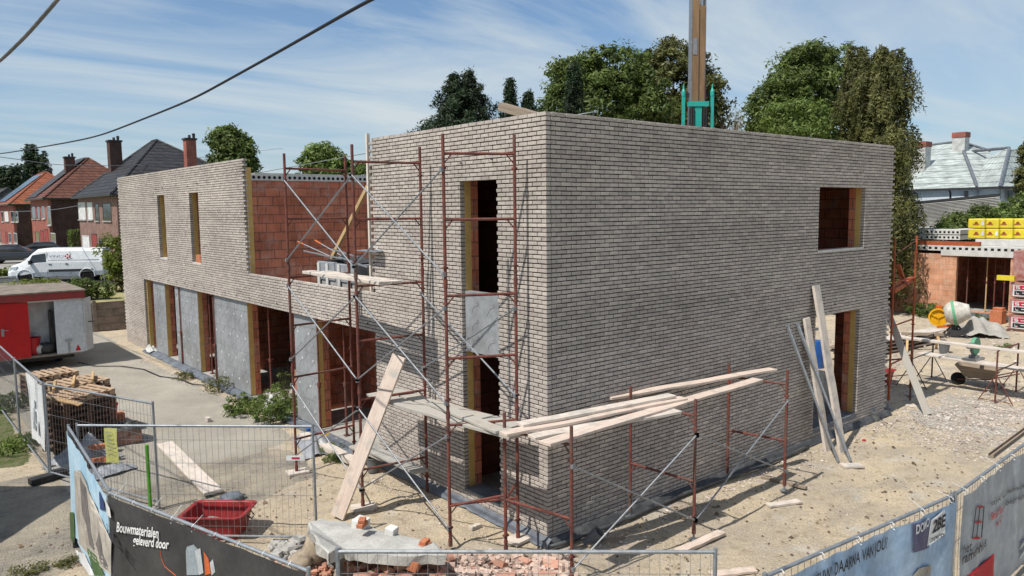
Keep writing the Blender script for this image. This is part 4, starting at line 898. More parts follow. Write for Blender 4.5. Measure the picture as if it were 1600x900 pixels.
# shoring pieces / debris near the tall scaffold
def loose(px0, py0, px1, py1, w, h, mt, lb, z=.03, name='plank', cat='plank'): plank(at(px0, py0, z), at(px1, py1, z), w, h, mt, lb, name=name, cat=cat)
loose(548, 795, 585, 793, .22, .05, 'plank_pale', 'short plank under the middle scaffold leg', .02)
loose(1200, 790, 1250, 783, .16, .04, 'plank_pale', 'small board under the outer far leg of the low scaffold', .02)
loose(1060, 862, 1128, 832, .16, .05, 'plank', 'short timber under the middle outer leg of the low scaffold', .03)
loose(780, 905, 840, 862, .12, .06, 'wood_old', 'old timber running out from the house corner', .04)
loose(918, 854, 975, 838, .1, .05, 'wood_old', 'dark timber in the shadow below the low scaffold', .04)
loose(1190, 745, 1260, 762, .1, .04, 'wood_old', 'dark batten on the sand below the far scaffold leg', .03)
loose(1315, 728, 1347, 727, .22, .05, 'plank_pale', 'pale square board lying in front of the leaning planks', .02)
loose(1380, 662, 1430, 658, .09, .03, 'wood_old', 'thin weathered board on the sand near the right end of the house', .02)
loose(1385, 675, 1402, 664, .06, .03, 'plank_pale', 'small pale stick on the sand near the grey pipe', .02)
loose(1110, 898, 1180, 890, .16, .04, 'plank', 'plank end lying on the sand right of the nearest fence post', .02)
loose(1415, 633, 1442, 636, .14, .03, 'plank_pale', 'flat board at the foot of the small trestle', .02)
loose(1478, 657, 1482, 652, .12, .05, 'plank_pale', 'tiny block on the gravel', .02, 'loose_block', 'block')
loose(735, 826, 750, 820, .09, .06, 'plank_pale', 'small wood block on the sand between scaffold legs', .02, 'loose_block', 'block')
loose(580, 757, 588, 751, .1, .06, 'plank_pale', 'small wood block below the left brick wall', .02, 'loose_block', 'block')
# bay debris
plank(V((-.35, 5.7, .35)), V((-.3, 4.4, .38)), .3, .05, 'plank_dirty', 'dirty grey plank sticking out at the foot of the wall behind the scaffold')
plank(V((-.3, 5.1, .42)), V((-.5, 2.9, .55)), .3, .05, 'concrete', 'grey boards laid on the lowest scaffold rung against the wall', name='board_stack', cat='board')
plank(V((-.5, 7.9, .12)), V((-.5, 5.4, .1)), .22, .12, 'plank_pale', 'white beam lying at the foot of the last open bay', name='beam', cat='beam')
sheet(V((-.55, 7.3, .0)), 1.8, .7, .28, 'grey_sheet', 'grey plastic sheet crumpled at the foot of the last open bay', 21, rz=1.3)
sheet(V((.1, 10.9, .0)), 1.6, .8, .35, 'white_sheet', 'pale sheet and sacks at the foot of the open bay with weeds', 23, rz=1.4)
sheet(V((.0, 22.6, .05)), .9, .4, .2, 'white_sheet', 'pale sheet in the farthest ground floor bay', 25, rz=1.5)
for k, (x, y) in enumerate(((.15, 10.6), (.25, 10.9), (.1, 11.2))):
    mb = MB(); mb.box((0, 0, .07), (.3, .15, .14)); o = mb.build('grey_block', 'concrete', bev=.006); o.location = (x, y, .25); o.rotation_euler.z = k; tag(o, ('left', 'middle', 'right')[2-k]+' grey block lying in the open bay with weeds', 'block', 'grey blocks in the open bay')
bl = MB(); bl.lathe([(.05, 0), (.06, .1), (.0, .12)], (0, 0, 0), 10); o = bl.build('blue_pot', 'blue_plastic'); o.location = at(482, 676, .05); tag(o, 'small blue plastic pot beside the right post of the middle fence', 'pot')
stone(at(505, 682, .06), (.22, .1, .06), 31, 'yellow_plastic', 'lump of yellow foam on the sand behind the middle fence', .3, 'foam_lump')
stone(at(512, 692, .04), (.1, .07, .05), 33, 'yellow_plastic', 'smaller lump of yellow foam nearer the fence', .6, 'foam_lump')
bucket(tuple(at(583, 737, 0)), 'grey bucket at the foot of the left wall behind the leaning plank', 'pipe_grey', .8)
def pipe(p, label, r=.09, h=.22, tilt=(0, 0), mt='pipe_grey'):
    mb = MB(); mb.lathe([(r, 0), (r, h*.7), (r*1.12, h*.7), (r*1.12, h), (r*.98, h), (r*.9, .02)], (0, 0, 0), 18); o = mb.build('drain_pipe', mt, smooth=False); o.location = p; o.rotation_euler = (tilt[0], tilt[1], 0); return tag(o, label, 'pipe')
pipe(at(917, 850, 0), 'grey drain pipe stub tilted at the foot of the right wall near the corner', .1, .3, (.6, .5))
pipe(at(1367, 656, 0), 'grey drain pipe stub standing at the right end of the house', .11, .24)
stone(at(1350, 688, .03), (.06, .04, .03), 41, 'letter_red', 'crumpled red wrapper on the sand', 0, 'wrapper', False, 8)
# cable across the driveway
mb = MB(); mb.tube([at(x, y, .03) for x, y in ((122, 566), (150, 572), (190, 572), (225, 577), (250, 588), (280, 592), (300, 600), (320, 602))], .018, 6); tag(mb.build('power_cable', 'cable'), 'black power cable running over the concrete from the cabin to the bays', 'cable')
# ------------------------------------------------------------------ foliage
def quads(name, cs, size, nrm, mt, par=None, seed=0, world=True, asp=.6):
    rs = np.random.RandomState(seed); n = len(cs); nn = nrm+rs.normal(0, .55, (n, 3)); nn /= np.linalg.norm(nn, axis=1)[:, None]
    t = np.cross(nn, rs.normal(0, 1, (n, 3))); t /= np.linalg.norm(t, axis=1)[:, None]+1e-9; b = np.cross(nn, t)
    sz = size*rs.uniform(.6, 1.35, n)[:, None] if np.isscalar(size) else size[:, None]*rs.uniform(.7, 1.3, n)[:, None]
    if world and par is not None:
        im = np.array(RM[par.name].inverted()); cs = cs @ im[:3, :3].T+im[:3, 3]
    v = np.stack([cs-t*sz, cs-b*sz*asp*.5+t*sz*.1, cs+t*sz, cs+b*sz*asp*.5+t*sz*.1], 1).reshape(-1, 3)
    me = bpy.data.meshes.new(name); me.vertices.add(4*n); me.vertices.foreach_set('co', v.astype(np.float32).ravel())
    me.loops.add(4*n); me.loops.foreach_set('vertex_index', np.arange(4*n, dtype=np.int32)); me.polygons.add(n)
    me.polygons.foreach_set('loop_start', np.arange(0, 4*n, 4, dtype=np.int32)); me.update(calc_edges=True)
    me.materials.append(MATS[mt]); o = bpy.data.objects.new(name, me); COL.objects.link(o)
    if par is not None: o.parent = par; RM[o.name] = RM[par.name]
    return o
def crown(ells, nclump, per, leaf, csize, seed, shell=.55):
    rs = np.random.RandomState(seed); P = []; Nn = []
    wt = np.array([e[1][0]*e[1][1]+e[1][0]*e[1][2] for e in ells]); wt = wt/wt.sum()
    for i in range(nclump):
        c, r = ells[rs.choice(len(ells), p=wt)]; d = rs.normal(0, 1, 3); d /= np.linalg.norm(d); rad = shell*rs.uniform(.75, 1)+(1-shell)*rs.rand()**.6+.07*rs.rand()+(.16*rs.rand() if rs.rand() < .22 else 0)
        cc = np.array(c)+d*np.array(r)*rad; cs = csize*rs.uniform(.35, 1.45)
        q = rs.normal(0, 1, (per, 3)); q /= np.linalg.norm(q, axis=1)[:, None]; k = rs.rand(per)**.5
        pts = cc+q*(k*cs)[:, None]*np.array([1, 1, .62]); P.append(pts); Nn.append(q*.5+d*.4+np.array([0, 0, .5]))
    return np.concatenate(P), np.concatenate(Nn)
def tree(base, ells, label, cat='tree', mt='leaf_mid', n=260, per=55, leaf=.12, cs=.55, seed=1, trunk=.25, name='tree', grp=None, shell=.55, asp=.7):
    r = root(name, base, label, cat, grp); base = V(base)
    P, Nn = crown(ells, n, per, leaf, cs, seed, shell); quads('crown', P, leaf, Nn, mt, r, seed, asp=asp)
    mb = MB(); topc = V(ells[0][0]); mb.tube([base-V((0, 0, .1)), base.lerp(topc, .3)+V((.1, 0, 0)), base.lerp(topc, .6), topc], [trunk, trunk*.8, trunk*.55, trunk*.2], 8)
    rr = random.Random(seed)
    for k in range(10):
        c, e = ells[rr.randrange(len(ells))]; s = base.lerp(topc, rr.uniform(.3, .8)); d = V(c)+V((e[0]*rr.uniform(-.7, .7), e[1]*rr.uniform(-.7, .7), e[2]*rr.uniform(-.3, .7)))
        mb.tube([s, s.lerp(d, .5)+V((0, 0, .2)), d], [trunk*.35, trunk*.22, trunk*.06], 5)
    mb.build('trunk', 'bark', r, world=True); return r
def EL(px, py, d, rx, rz, ry=None): c = dep(px, py, d); return ((c.x, c.y, c.z), (rx, ry or rx, rz))
def B(px, d, z=0): c = dep(px, 400, d); return (c.x, c.y, z)
TG = 'trees behind the house'
def s_(d, px): return d*px/F_PX
d = 42
tree(B(925, d), [EL(920, 190, d, s_(d, 75), s_(d, 105)), EL(965, 120, d, s_(d, 50), s_(d, 50)), EL(905, 125, d+1, s_(d, 50), s_(d, 45)), EL(865, 190, d, s_(d, 35), s_(d, 60)), EL(1000, 190, d, s_(d, 55), s_(d, 90)), EL(880, 110, d, s_(d, 22), s_(d, 20))],
     'large leafy green tree behind the house corner, left of the crane mast', mt='leaf_mid', n=650, per=60, leaf=.14, cs=.6, seed=3, grp=TG)
tree(B(1050, 46), [EL(1050, 150, 46, s_(46, 70), s_(46, 75)), EL(1045, 92, 46, s_(46, 40), s_(46, 32)), EL(1100, 130, 46, s_(46, 28), s_(46, 26)), EL(1080, 180, 46, s_(46, 60), s_(46, 60))],
     'airy dark green tree directly behind the crane mast', mt='leaf_olive', n=420, per=60, leaf=.15, cs=.6, seed=4, grp=TG)
tree(B(1245, 50), [EL(1250, 150, 50, s_(50, 62), s_(50, 75)), EL(1262, 100, 50, s_(50, 42), s_(50, 36)), EL(1220, 165, 49, s_(50, 50), s_(50, 50)), EL(1310, 130, 51, s_(50, 40), s_(50, 55)), EL(1195, 190, 49, s_(50, 32), s_(50, 25))],
     'tall green tree between the crane mast and the weeping conifer', mt='leaf_mid', n=620, per=60, leaf=.15, cs=.65, seed=5, grp=TG)
tree(B(1270, 44), [EL(1255, 195, 44, s_(44, 62), s_(44, 38)), EL(1310, 205, 44, s_(44, 40), s_(44, 25))], 'low dark green tree peeping over the middle of the right wall', mt='leaf_bright', n=200, per=55, leaf=.12, cs=.5, seed=6, grp=TG)
# weeping conifer: drooping strands
def conifer(base, top, h0, rad, label, mt, nb, seed, ln=.8, up=.3, name='conifer', grp=None, leaf=.1, shape=None, nst=16, per=20, jit=.05):
    r = root(name, base, label, 'tree', grp); rs = np.random.RandomState(seed); base = V(base); P = []; Nn = []; mb = MB()
    mb.tube([base, (base.x, base.y, h0), (base.x, base.y, top-.2)], [.28, .22, .03], 8)
    for i in range(nb):
        t = (i+rs.rand())/nb; z = h0+(top-h0)*t; a = i*2.39996+rs.rand()*.5; Lb = rad*(1-t if shape is None else shape(t))*rs.uniform(.7, 1.15)+.12
        out = np.array([math.cos(a), math.sin(a), 0]); o = np.array([base.x, base.y, z])
        f = lambda q: o+out*Lb*q+np.array([0, 0, Lb*(up*q-.28*q*q)])
        mb.tube([tuple(f(q)) for q in (0, .4, .75, 1)], [.05, .035, .02, .008], 4)
        m = int(nst*(.35+Lb/rad))
        for k in range(m):
            q = rs.uniform(.15, 1.02); side = np.array([-out[1], out[0], 0])*rs.normal(0, .16*Lb*(1.1-q*.5)); c = f(q)+side; l = ln*rs.uniform(.45, 1.15)*(.45+.55*min(1, Lb/rad*1.3)); u = np.linspace(0, 1, per)
            pts = c+np.outer(u*.18*l, out)-np.outer(u*l, [0, 0, 1])+rs.normal(0, jit, (per, 3)); P.append(pts); Nn.append(np.tile(out*.8+np.array([0, 0, .4]), (per, 1)))
    P = np.concatenate(P); quads('crown', P, leaf, np.concatenate(Nn), mt, r, seed, asp=.55)
    mb.build('trunk', 'bark', r, world=True); return r
cx = dep(1378, 300, 38)
conifer((cx.x, cx.y, 0), dep(1388, 80, 38).z, 1.6, 2.5, 'tall weeping olive green conifer at the right end of the house', 'leaf_olive', 120, 9, 1.5, .34, grp=TG, leaf=.1, shape=lambda t: (1.0-.55*t)*(.82+.22*math.sin(t*23+1)), nst=30, per=24)
cx = dep(1357, 300, 39)
conifer((cx.x, cx.y, 0), dep(1360, 96, 39).z, 3, 1.7, 'middle weeping conifer between the tallest and the narrower one', 'leaf_olive', 70, 19, 1.3, .3, grp=TG, leaf=.1, shape=lambda t: (1.0-.5*t)*(.85+.2*math.sin(t*17)), nst=26, per=22)
cx = dep(1332, 300, 40)
conifer((cx.x, cx.y, 0), dep(1335, 76, 40).z, 4, 1.6, 'narrower weeping conifer left of the tallest one', 'leaf_olive', 70, 10, 1.2, .3, grp=TG, leaf=.1, shape=lambda t: (1.0-.55*t)*(.75+.3*math.sin(t*19)), nst=24, per=22)
for px, pt_, d_, rd, sd, lb in ((712, 120, 36, 2.4, 11, 'dark cypress rising above the left brick wall, left of its twin'), (735, 116, 36.5, 2.4, 12, 'dark cypress rising above the left brick wall, right of its twin'), (798, 126, 40, 1.7, 13, 'small spruce tip between the cypresses and the large leafy tree'),
                              (826, 146, 40, 1.6, 14, 'lower spruce touching the large leafy tree'), (897, 100, 38, 1.8, 15, 'dark spruce standing in front of the large leafy tree')):
    cx = dep(px, 300, d_); conifer((cx.x, cx.y, 0), dep(px, pt_, d_).z, 3.5, rd, lb, 'leaf_dark', 95, sd, .42, .55 if sd < 13 else .15, grp=TG, leaf=.095, shape=(lambda t: min(1, 2.1*(1-t))) if sd < 13 else None, nst=26, per=14, jit=.09)
tree(B(362, 62), [EL(362, 245, 62, s_(62, 36), s_(62, 42)), EL(355, 218, 62, s_(62, 25), s_(62, 22)), EL(378, 255, 62, s_(62, 24), s_(62, 35))], 'round crowned green tree behind the low left end of the house', n=240, per=60, leaf=.2, cs=.7, seed=21, mt='leaf_mid', trunk=.3)
tree(B(505, 50), [EL(505, 265, 50, s_(50, 38), s_(50, 38)), EL(500, 243, 50, s_(50, 22), s_(50, 20)), EL(530, 275, 50, s_(50, 25), s_(50, 25))], 'green tree seen over the terrace behind the scaffold', n=220, per=60, leaf=.15, cs=.5, seed=22, mt='leaf_bright', trunk=.25)
tree(B(572, 52), [EL(572, 275, 52, s_(52, 22), s_(52, 22))], 'small tree beside the batten at the terrace edge', n=60, per=55, leaf=.14, cs=.4, seed=23, mt='leaf_mid', trunk=.2)
tree(B(405, 60), [EL(402, 280, 60, s_(60, 12), s_(60, 8))], 'tiny treetop between the two trees over the terrace', n=30, per=50, leaf=.14, cs=.35, seed=24, mt='leaf_mid', trunk=.15)
tree(B(50, 190, 1.3), [EL(50, 262, 190, s_(190, 12), s_(190, 38)), EL(67, 270, 190, s_(190, 10), s_(190, 32))], 'tall slim poplar behind the row of houses', n=300, per=40, leaf=.35, cs=.8, seed=25, mt='leaf_dark', trunk=.4)
tree(B(8, 150, 1.3), [EL(3, 290, 150, s_(150, 22), s_(150, 28)), EL(22, 285, 150, s_(150, 16), s_(150, 25))], 'dark tree at the left edge behind the red house', n=220, per=40, leaf=.4, cs=1.3, seed=26, mt='leaf_dark', trunk=.4)
tree(B(-10, 148, 1.3), [EL(-12, 300, 148, s_(150, 22), s_(150, 28))], 'second dark tree cut by the left edge', n=120, per=40, leaf=.4, cs=1.3, seed=27, mt='leaf_dark', trunk=.4)
# sparse twiggy tree
r = root('twiggy_tree', B(1145, 45), 'sparse twiggy tree between the crane mast and the tall green tree', 'tree'); mb = MB(); rr = random.Random(3); b0 = V(B(1145, 45)); t0 = dep(1147, 185, 45)
mb.tube([b0, t0-V((0, 0, 1.5))], [.12, .06], 6)
for k in range(26):
    s = t0-V((0, 0, 1.6+rr.random())); e = t0+V((rr.uniform(-1, 1)*.9, rr.uniform(-1, 1)*.9, rr.uniform(-.6, .6))); mb.tube([s, s.lerp(e, .6)+V((0, 0, .1)), e], [.035, .02, .008], 4)
mb.build('trunk', 'wood_old', r, world=True)
P, Nn = crown([((t0.x, t0.y, t0.z-.3), (.95, .95, .75))], 40, 14, .08, .2, 5, .3); quads('crown', P, .08, Nn, 'leaf_olive', r, 3)
# broadleaf bush at the left end of the house
c = at(176, 470, 1.25); bx = dep(177, 400, 40)
tree((bx.x, bx.y, 1.2), [((bx.x, bx.y, bx.z+.1), (.72, .7, 1.0)), ((bx.x+.2, bx.y, bx.z-.8), (.7, .7, .8))], 'bright broad leaved bush against the far left end of the brick wall', 'bush', 'leaf_yellow', 90, 40, .11, .3, 31, .05, 'bush')
bx = at(143, 468, 1.25); tree(tuple(bx), [((bx.x-.3, bx.y+.3, 1.75), (.75, .6, .5)), ((bx.x+.5, bx.y+.1, 1.7), (.6, .6, .42))], 'clipped dark green bush on the grass behind the concrete fence', 'bush', 'leaf_mid', 150, 45, .06, .2, 32, .04, 'bush')
bx = at(113, 466, 1.25); tree((bx.x, bx.y, 1.22), [((bx.x, bx.y+.2, 1.65), (.5, .6, .45))], 'dark bush behind the container roof', 'bush', 'leaf_dark', 90, 45, .06, .2, 33, .04, 'bush')
bx = at(188, 456, 1.25); tree((bx.x, bx.y, 1.22), [((bx.x, bx.y, 1.75), (.35, .4, .5))], 'small rusty bush beside the far brick corner', 'bush', 'leaf_olive', 50, 35, .05, .18, 34, .04, 'bush')
bx = at(20, 433, 1.3); tree((bx.x, bx.y, 1.25), [((bx.x, bx.y, 1.6), (1.6, .5, .35)), ((bx.x-1.8, bx.y, 1.6), (1.6, .5, .35))], 'low yellow green hedge in front of the white van', 'hedge', 'leaf_yellow', 120, 40, .08, .25, 35, .04, 'hedge')
hp = onp(115, 392, 2, 1.3); hy = 80
# clipped hedge block by the middle house
r = root('hedge', (9.2, 77, 1.3), 'clipped square hedge beside the middle house', 'hedge'); rs = np.random.RandomState(4); n = 5000
P = rs.uniform((-2.3, -.8, 0), (2.3, .8, 2.4), (n, 3)); ax = rs.randint(0, 3, n); 
for i in range(n):
    k = ax[i]; lim = ((-2.3, 2.3), (-.8, .8), (0, 2.4))[k]; P[i, k] = lim[rs.randint(0, 2)]+rs.normal(0, .05)
quads('foliage', P, .14, rs.normal(0, 1, (n, 3)), 'leaf_mid', r, 2, world=False)
# far-off woods closing the horizon
for k, (xa, ya, xb, yb, nn_) in enumerate(((-150, 120, -25, 230, 26), (135, -120, 150, 30, 24))):
    E_ = []
    for i in range(nn_):
        t = i/(nn_-1); hh = 4.2+2.2*math.sin(i*2.3+k)*rnd.random(); E_.append(((xa+(xb-xa)*t+rnd.uniform(-3, 3), ya+(yb-ya)*t+rnd.uniform(-3, 3), 1.0+hh*.6), (5.5, 5.5, hh)))
    P, Nn = crown(E_, 420, 36, .55, 1.7, 90+k, .6); o = quads('far_wood', P, .55, Nn, 'leaf_mid', None, 3, asp=.8); tag(o, ('distant wood beyond the street', 'distant wood beyond the back yards')[k], 'wood', kind='stuff')
# weeds
def weed(px, py, rx, h, label, mt='leaf_mid', n=30, seed=0, leaf=.035, name='weed', z=0, per=26, ry=None):
    p = at(px, py, z); r = root(name, tuple(p), label, 'weed')
    P, Nn = crown([((p.x, p.y, z+h*.45), (rx, ry or rx, h*.5))], n, per, leaf, .12, seed, .2); P[:, 2] = np.maximum(P[:, 2], z+.01); quads('leaves', P, leaf, Nn, mt, r, seed)
    mb = MB(); rr = random.Random(seed)
    for k in range(14): a = rr.random()*6.28; q = rr.random(); mb.tube([p, p+V((rx*q*.5*math.cos(a), rx*q*.5*math.sin(a), h*.5)), p+V((rx*q*math.cos(a), rx*q*math.sin(a), h*rr.uniform(.7, 1.15)))], [.006, .005, .002], 4)
    mb.build('stems', 'leaf_olive', r, world=True); return r
weed(342, 612, .5, .55, 'pale weed growing before the widest silver panel', 'leaf_olive', 40, 1)
weed(360, 570, .25, 1.1, 'tall thin weed standing against the widest silver panel', 'leaf_olive', 16, 2)
weed(380, 648, .48, .6, 'dark leafy weed left of the brightest one', 'leaf_mid', 60, 3, .05)
weed(432, 655, .7, .75, 'large bright green weed in front of the open bay', 'leaf_bright', 110, 4, .05)
weed(445, 640, .35, 1.2, 'tall stalky weed at the back of the large bright one', 'leaf_bright', 26, 5)
weed(290, 592, .35, .25, 'small weed at the foot of the second silver panel', 'leaf_olive', 24, 6)
weed(410, 640, .3, .4, 'weed between the dark and the bright ones', 'leaf_mid', 30, 61)
weed(505, 705, .4, .15, 'thin weeds on the sand beside the tall scaffold', 'leaf_mid', 20, 7)
weed(522, 722, .22, .16, 'small weed clump near the leaning plank', 'leaf_mid', 20, 8)
weed(655, 560, .1, .15, 'tiny weed', 'leaf_mid', 3, 9) if False else None
weed(165, 515, .35, .95, 'weed climbing the concrete fence', 'leaf_olive', 26, 10)
weed(1440, 492, .9, .7, 'green weeds before the pale red block wall', 'leaf_mid', 90, 11, .06, ry=.9)
weed(1458, 496, .7, .6, 'second clump of weeds before the pale red block wall', 'leaf_mid', 60, 12, .06)
weed(1550, 500, .8, .4, 'weeds in front of the doorway of the red block building', 'leaf_mid', 50, 13, .06)
weed(1580, 555, .5, .4, 'weeds on the sand mound at the right edge', 'leaf_mid', 30, 14, .05)
weed(1285, 672, .3, .1, 'little grass tuft at the foot of the leaning planks', 'leaf_bright', 14, 15, .03)
weed(20, 705, .5, .3, 'weeds at the left edge beyond the fence', 'leaf_bright', 50, 16, .04); weed(12, 640, .7, .5, 'bigger clump of weeds at the left edge beyond the fence', 'leaf_mid', 80, 17, .05)
weed(50, 690, .4, .25, 'grassy weeds at the foot of the white banner', 'leaf_bright', 40, 18, .04); weed(50, 895, .3, .12, 'grass tuft at the bottom left corner', 'leaf_olive', 16, 19, .03)
weed(105, 882, .2, .1, 'small grass tuft left of the blue banner', 'leaf_olive', 12, 20, .03)
weed(820, 822, .2, .05, 'flat weeds by the wall', 'leaf_mid', 8, 21, .02) if False else None
# pebbles
def pebbles(name, label, f, n, s0, s1, seed, mt='pebble'):
    r = random.Random(seed); mb = MB(); i = 0
    while i < n:
        p = f(r)
        if p is None: continue
        x, y = p; s = r.uniform(s0, s1)*(1 if r.random() < .9 else 1.8); z = gh(x, y)+s*.2; a = r.random()*3; ca, sa = math.cos(a)*s, math.sin(a)*s
        k = r.uniform(.6, 1); mb.add([(x-ca, y-sa, z), (x+sa*k, y-ca*k, z), (x+ca, y+sa, z+s*.1), (x-sa*k, y+ca*k, z), (x+ca*.2, y+sa*.2, z+s*r.uniform(.5, .9)), (x, y, z-s*.5)], [(0, 1, 4), (1, 2, 4), (2, 3, 4), (3, 0, 4)]); i += 1
    return tag(mb.build(name, mt), label, 'gravel', kind='stuff')
def fg(r):
    x, y = r.gauss(13.3, 2.2), r.gauss(-1.9, .9); return (x, y) if 9.5 < x < 19 else None
pebbles('gravel', 'loose pale gravel spread beyond the right end of the house', fg, 4500, .012, .035, 1)
def fy(r):
    x, y = r.uniform(-6.5, 14), r.uniform(-5.2, 6)
    if x > -.3 and y > -.25: return None
    return (x, y) if nz(x, y, .8, 3) > r.uniform(-.6, .5) else None
pebbles('stones', 'small stones scattered over the sandy yard', fy, 3600, .005, .018, 2)
def fb(r):
    if r.random() < .5: x, y = r.uniform(-.9, -.2), r.uniform(0, 22)
    else: x, y = r.uniform(-.5, 12), r.uniform(-.9, -.25)
    return (x, y)
mat('fleck', (.2, .14, .09), (.12, .09, .07), rough=1, isl=.4, bump=.3)
pebbles('dirt_flecks', 'brown clods and flecks of dirt strewn over the sand', fy, 1500, .012, .035, 12, 'fleck')
pebbles('mortar_crumbs', 'mortar crumbs and brick chips along the foot of the walls', fb, 2600, .006, .028, 3)
def fd(r): return (r.uniform(14, 33), r.uniform(-6, 8))
pebbles('rubble_crumbs', 'rubble crumbs over the back yard on the right', fd, 1800, .015, .06, 4)
# ------------------------------------------------------------------ concrete fence at the back
CF = root('concrete_fence', (-1, 29.8, 0), 'grey concrete panel fence below the grass, left of the house', 'fence')
mb = MB()
for x in np.arange(-12.2, 1.8, 1.95): mb.bb(x-.07, x+.07, 29.68, 29.84, 0, 1.42)
mb.build('post', 'roof_felt', CF, world=True); mb = MB()
for x in np.arange(-12.2, .8, 1.95):
    for k in range(4): mb.bb(x+.075, x+1.87, 29.74+.004*(k % 2), 29.79, k*.335+.01, k*.335+.33)
mb.build('panel', 'roof_felt', CF, world=True)
# ------------------------------------------------------------------ site cabin (red/white trailer)
CB = root('site_cabin', (-5.3, 21.5, 0), 'red and white site cabin on wheels with its door open', 'site cabin')
x0, x1, y0, y1, z0, z1 = -8.6, -2.45, 21.5, 26.2, .5, 2.4
def cabx(px, z=1.5): return onY(px, 500, y0).x
xr, xo = cabx(45), cabx(86)
mb = MB(); mb.bb(xo, x1, y0, y0+.06, z0, z1); mb.bb(x1-.06, x1, y0+.065, y1, z0, z1); mb.bb(x0, x1-.065, y1-.06, y1, z0, z1); mb.bb(x0, x0+.06, y0, y1-.065, z0, z1); mb.build('wall', 'white_wall', CB, world=True)
dr = MB().bb(x0+.065, xr, y0-.03, y0+.03, z0, z1-.02).build('door', 'red_paint', CB, world=True)
hx = cabx(3); mb = MB(); mb.bb(hx-.05, hx+.03, y0-.05, y0-.03, 1.3, 1.55); mb.tube([(hx, y0-.05, 1.5), (hx, y0-.1, 1.5), (hx+.15, y0-.1, 1.5)], .012, 6); mb.build('handle', 'rim', dr, world=True)
MB().bb(x0+.07, x1-.07, y0+.035, y1-.07, z0-.05, z0+.02).build('floor', 'roof_felt', CB, world=True)
MB().bb(xr-.25, xr-.2, y0+.1, y1-.1, z0+.03, z1-.02).build('partition', 'white_wall', CB, world=True)
mb = MB(); mb.bb(xr-.15, xo+.1, y0+.75, y0+.8, z0+.03, z1-.02); mb.build('back_wall', 'shutter', CB, world=True)
mb = MB(); mb.bb(x0-.1, x1+.08, y0-.1, y1+.1, z1+.005, z1+.25); mb.build('fascia', 'fascia_red', CB, world=True)
mb = MB(); mb.bb(x0-.14, x1+.12, y0-.14, y1+.14, z1+.252, z1+.3); mb.build('roof', 'roof_felt', CB, world=True)
mb = MB(); mb.bb(xr-.02, xo+.02, y0-.012, y0-.003, z1-.05, z1); mb.build('door_frame', 'frame_white', CB, world=True)
leaf_ = MB(); leaf_.add([(x1+.01, y0+.02, z0+.02), (x1+.33, y0+.55, z0+.02), (x1+.33, y0+.55, z1-.03), (x1+.01, y0+.02, z1-.03), (x1+.05, y0, z0+.02), (x1+.37, y0+.53, z0+.02), (x1+.37, y0+.53, z1-.03), (x1+.05, y0, z1-.03)], [(0, 1, 2, 3), (4, 7, 6, 5), (0, 4, 5, 1), (3, 2, 6, 7), (1, 5, 6, 2), (0, 3, 7, 4)])
dl = leaf_.build('door', 'white_wall', CB, world=True); dl['label'] = 'white side door leaf standing open'
MB().bb(x1+.2, x1+.4, y0+.2, y0+.26, 1.5, 1.53).build('handle', 'trim_dark', dl, world=True)
mb = MB(); mb.ext([(cabx(115), y0-.012, z0+.06), (cabx(123.5), y0-.012, z0+.06), (cabx(119), y0-.012, z0+.27)], (0, -.01, 0)); mb.build('reflector', 'lamp_red', CB, world=True)
xx = cabx(105); mb = MB(); mb.tube([(xx, y0-.03, z0+.02), (xx, y0-.03, z0+.42)], .02, 6); mb.bb(xx-.1, xx+.1, y0-.05, y0-.004, z0+.42, z0+.47); mb.build('jockey_bracket', 'rim', CB, world=True)
mb = MB(); mb.bb(cabx(101), cabx(111), y0-.008, y0-.004, 2.2, 2.28); mb.build('badge', 'shutter', CB, world=True); flat_text('unitec', (cabx(102), y0-.012, 2.215), (1, 0, 0), (0, 0, 1), .05, 'letter_dark', CB, w=.35) if False else None
mb = MB(); mb.bb(x0+.3, x1-.3, y0+.3, y1-.3, .3, .44)
for xw in (x0+1.5, x1-.6):
    for yw_ in (y0+1.6, y0+2.5): mb.lathe([(.32, -.1), (.34, 0), (.32, .1)], (xw, yw_, .33), 16, Matrix.Rotation(R(90), 3, 'Y'))
mb.build('chassis', 'black_rubber', CB, world=True)
rs = np.random.RandomState(8); n = 900; pm = onp(62, 432, 2, 2.7); P = np.stack([rs.normal(pm.x, .8, n), rs.normal(min(pm.y, y1-.6), .35, n), np.full(n, 2.72)], 1); P[:, 2] += np.abs(rs.normal(0, .06, n)); P = P[(P[:, 1] < y1) & (P[:, 0] < x1)]
o = quads('moss_clump', P, .07, np.tile([0, 0, 1.], (len(P), 1)), 'leaf_yellow', None, 3); tag(o, 'mossy growth on the cabin roof', 'moss', kind='stuff')
def sack(loc, sz, mt, label, seed, name='sack'): return stone(loc, sz, seed, mt, label, 0, name)
bxx = (cabx(50), y0+.4, z0+.03); bucket(bxx, 'red container standing inside the open cabin', 'bucket_red', 1.5)
o = sack((cabx(60), y0+.3, z0+.2), (.13, .12, .2), 'white_sheet', 'white sack inside the open cabin', 51); o['category'] = 'sack'
o = sack((cabx(73), y0+.4, z0+.2), (.36, .22, .22), 'black_sheet', 'black bags heaped inside the open cabin', 52, 'bag_heap'); o['category'] = 'bags'
plank(V((cabx(83), y0+.5, z0+.1)), V((cabx(83), y0+.5, z1-.4)), .1, .3, 'black_sheet', 'dark coat hanging at the back of the open cabin', up=(0, 1, 0), name='coat', cat='coat')
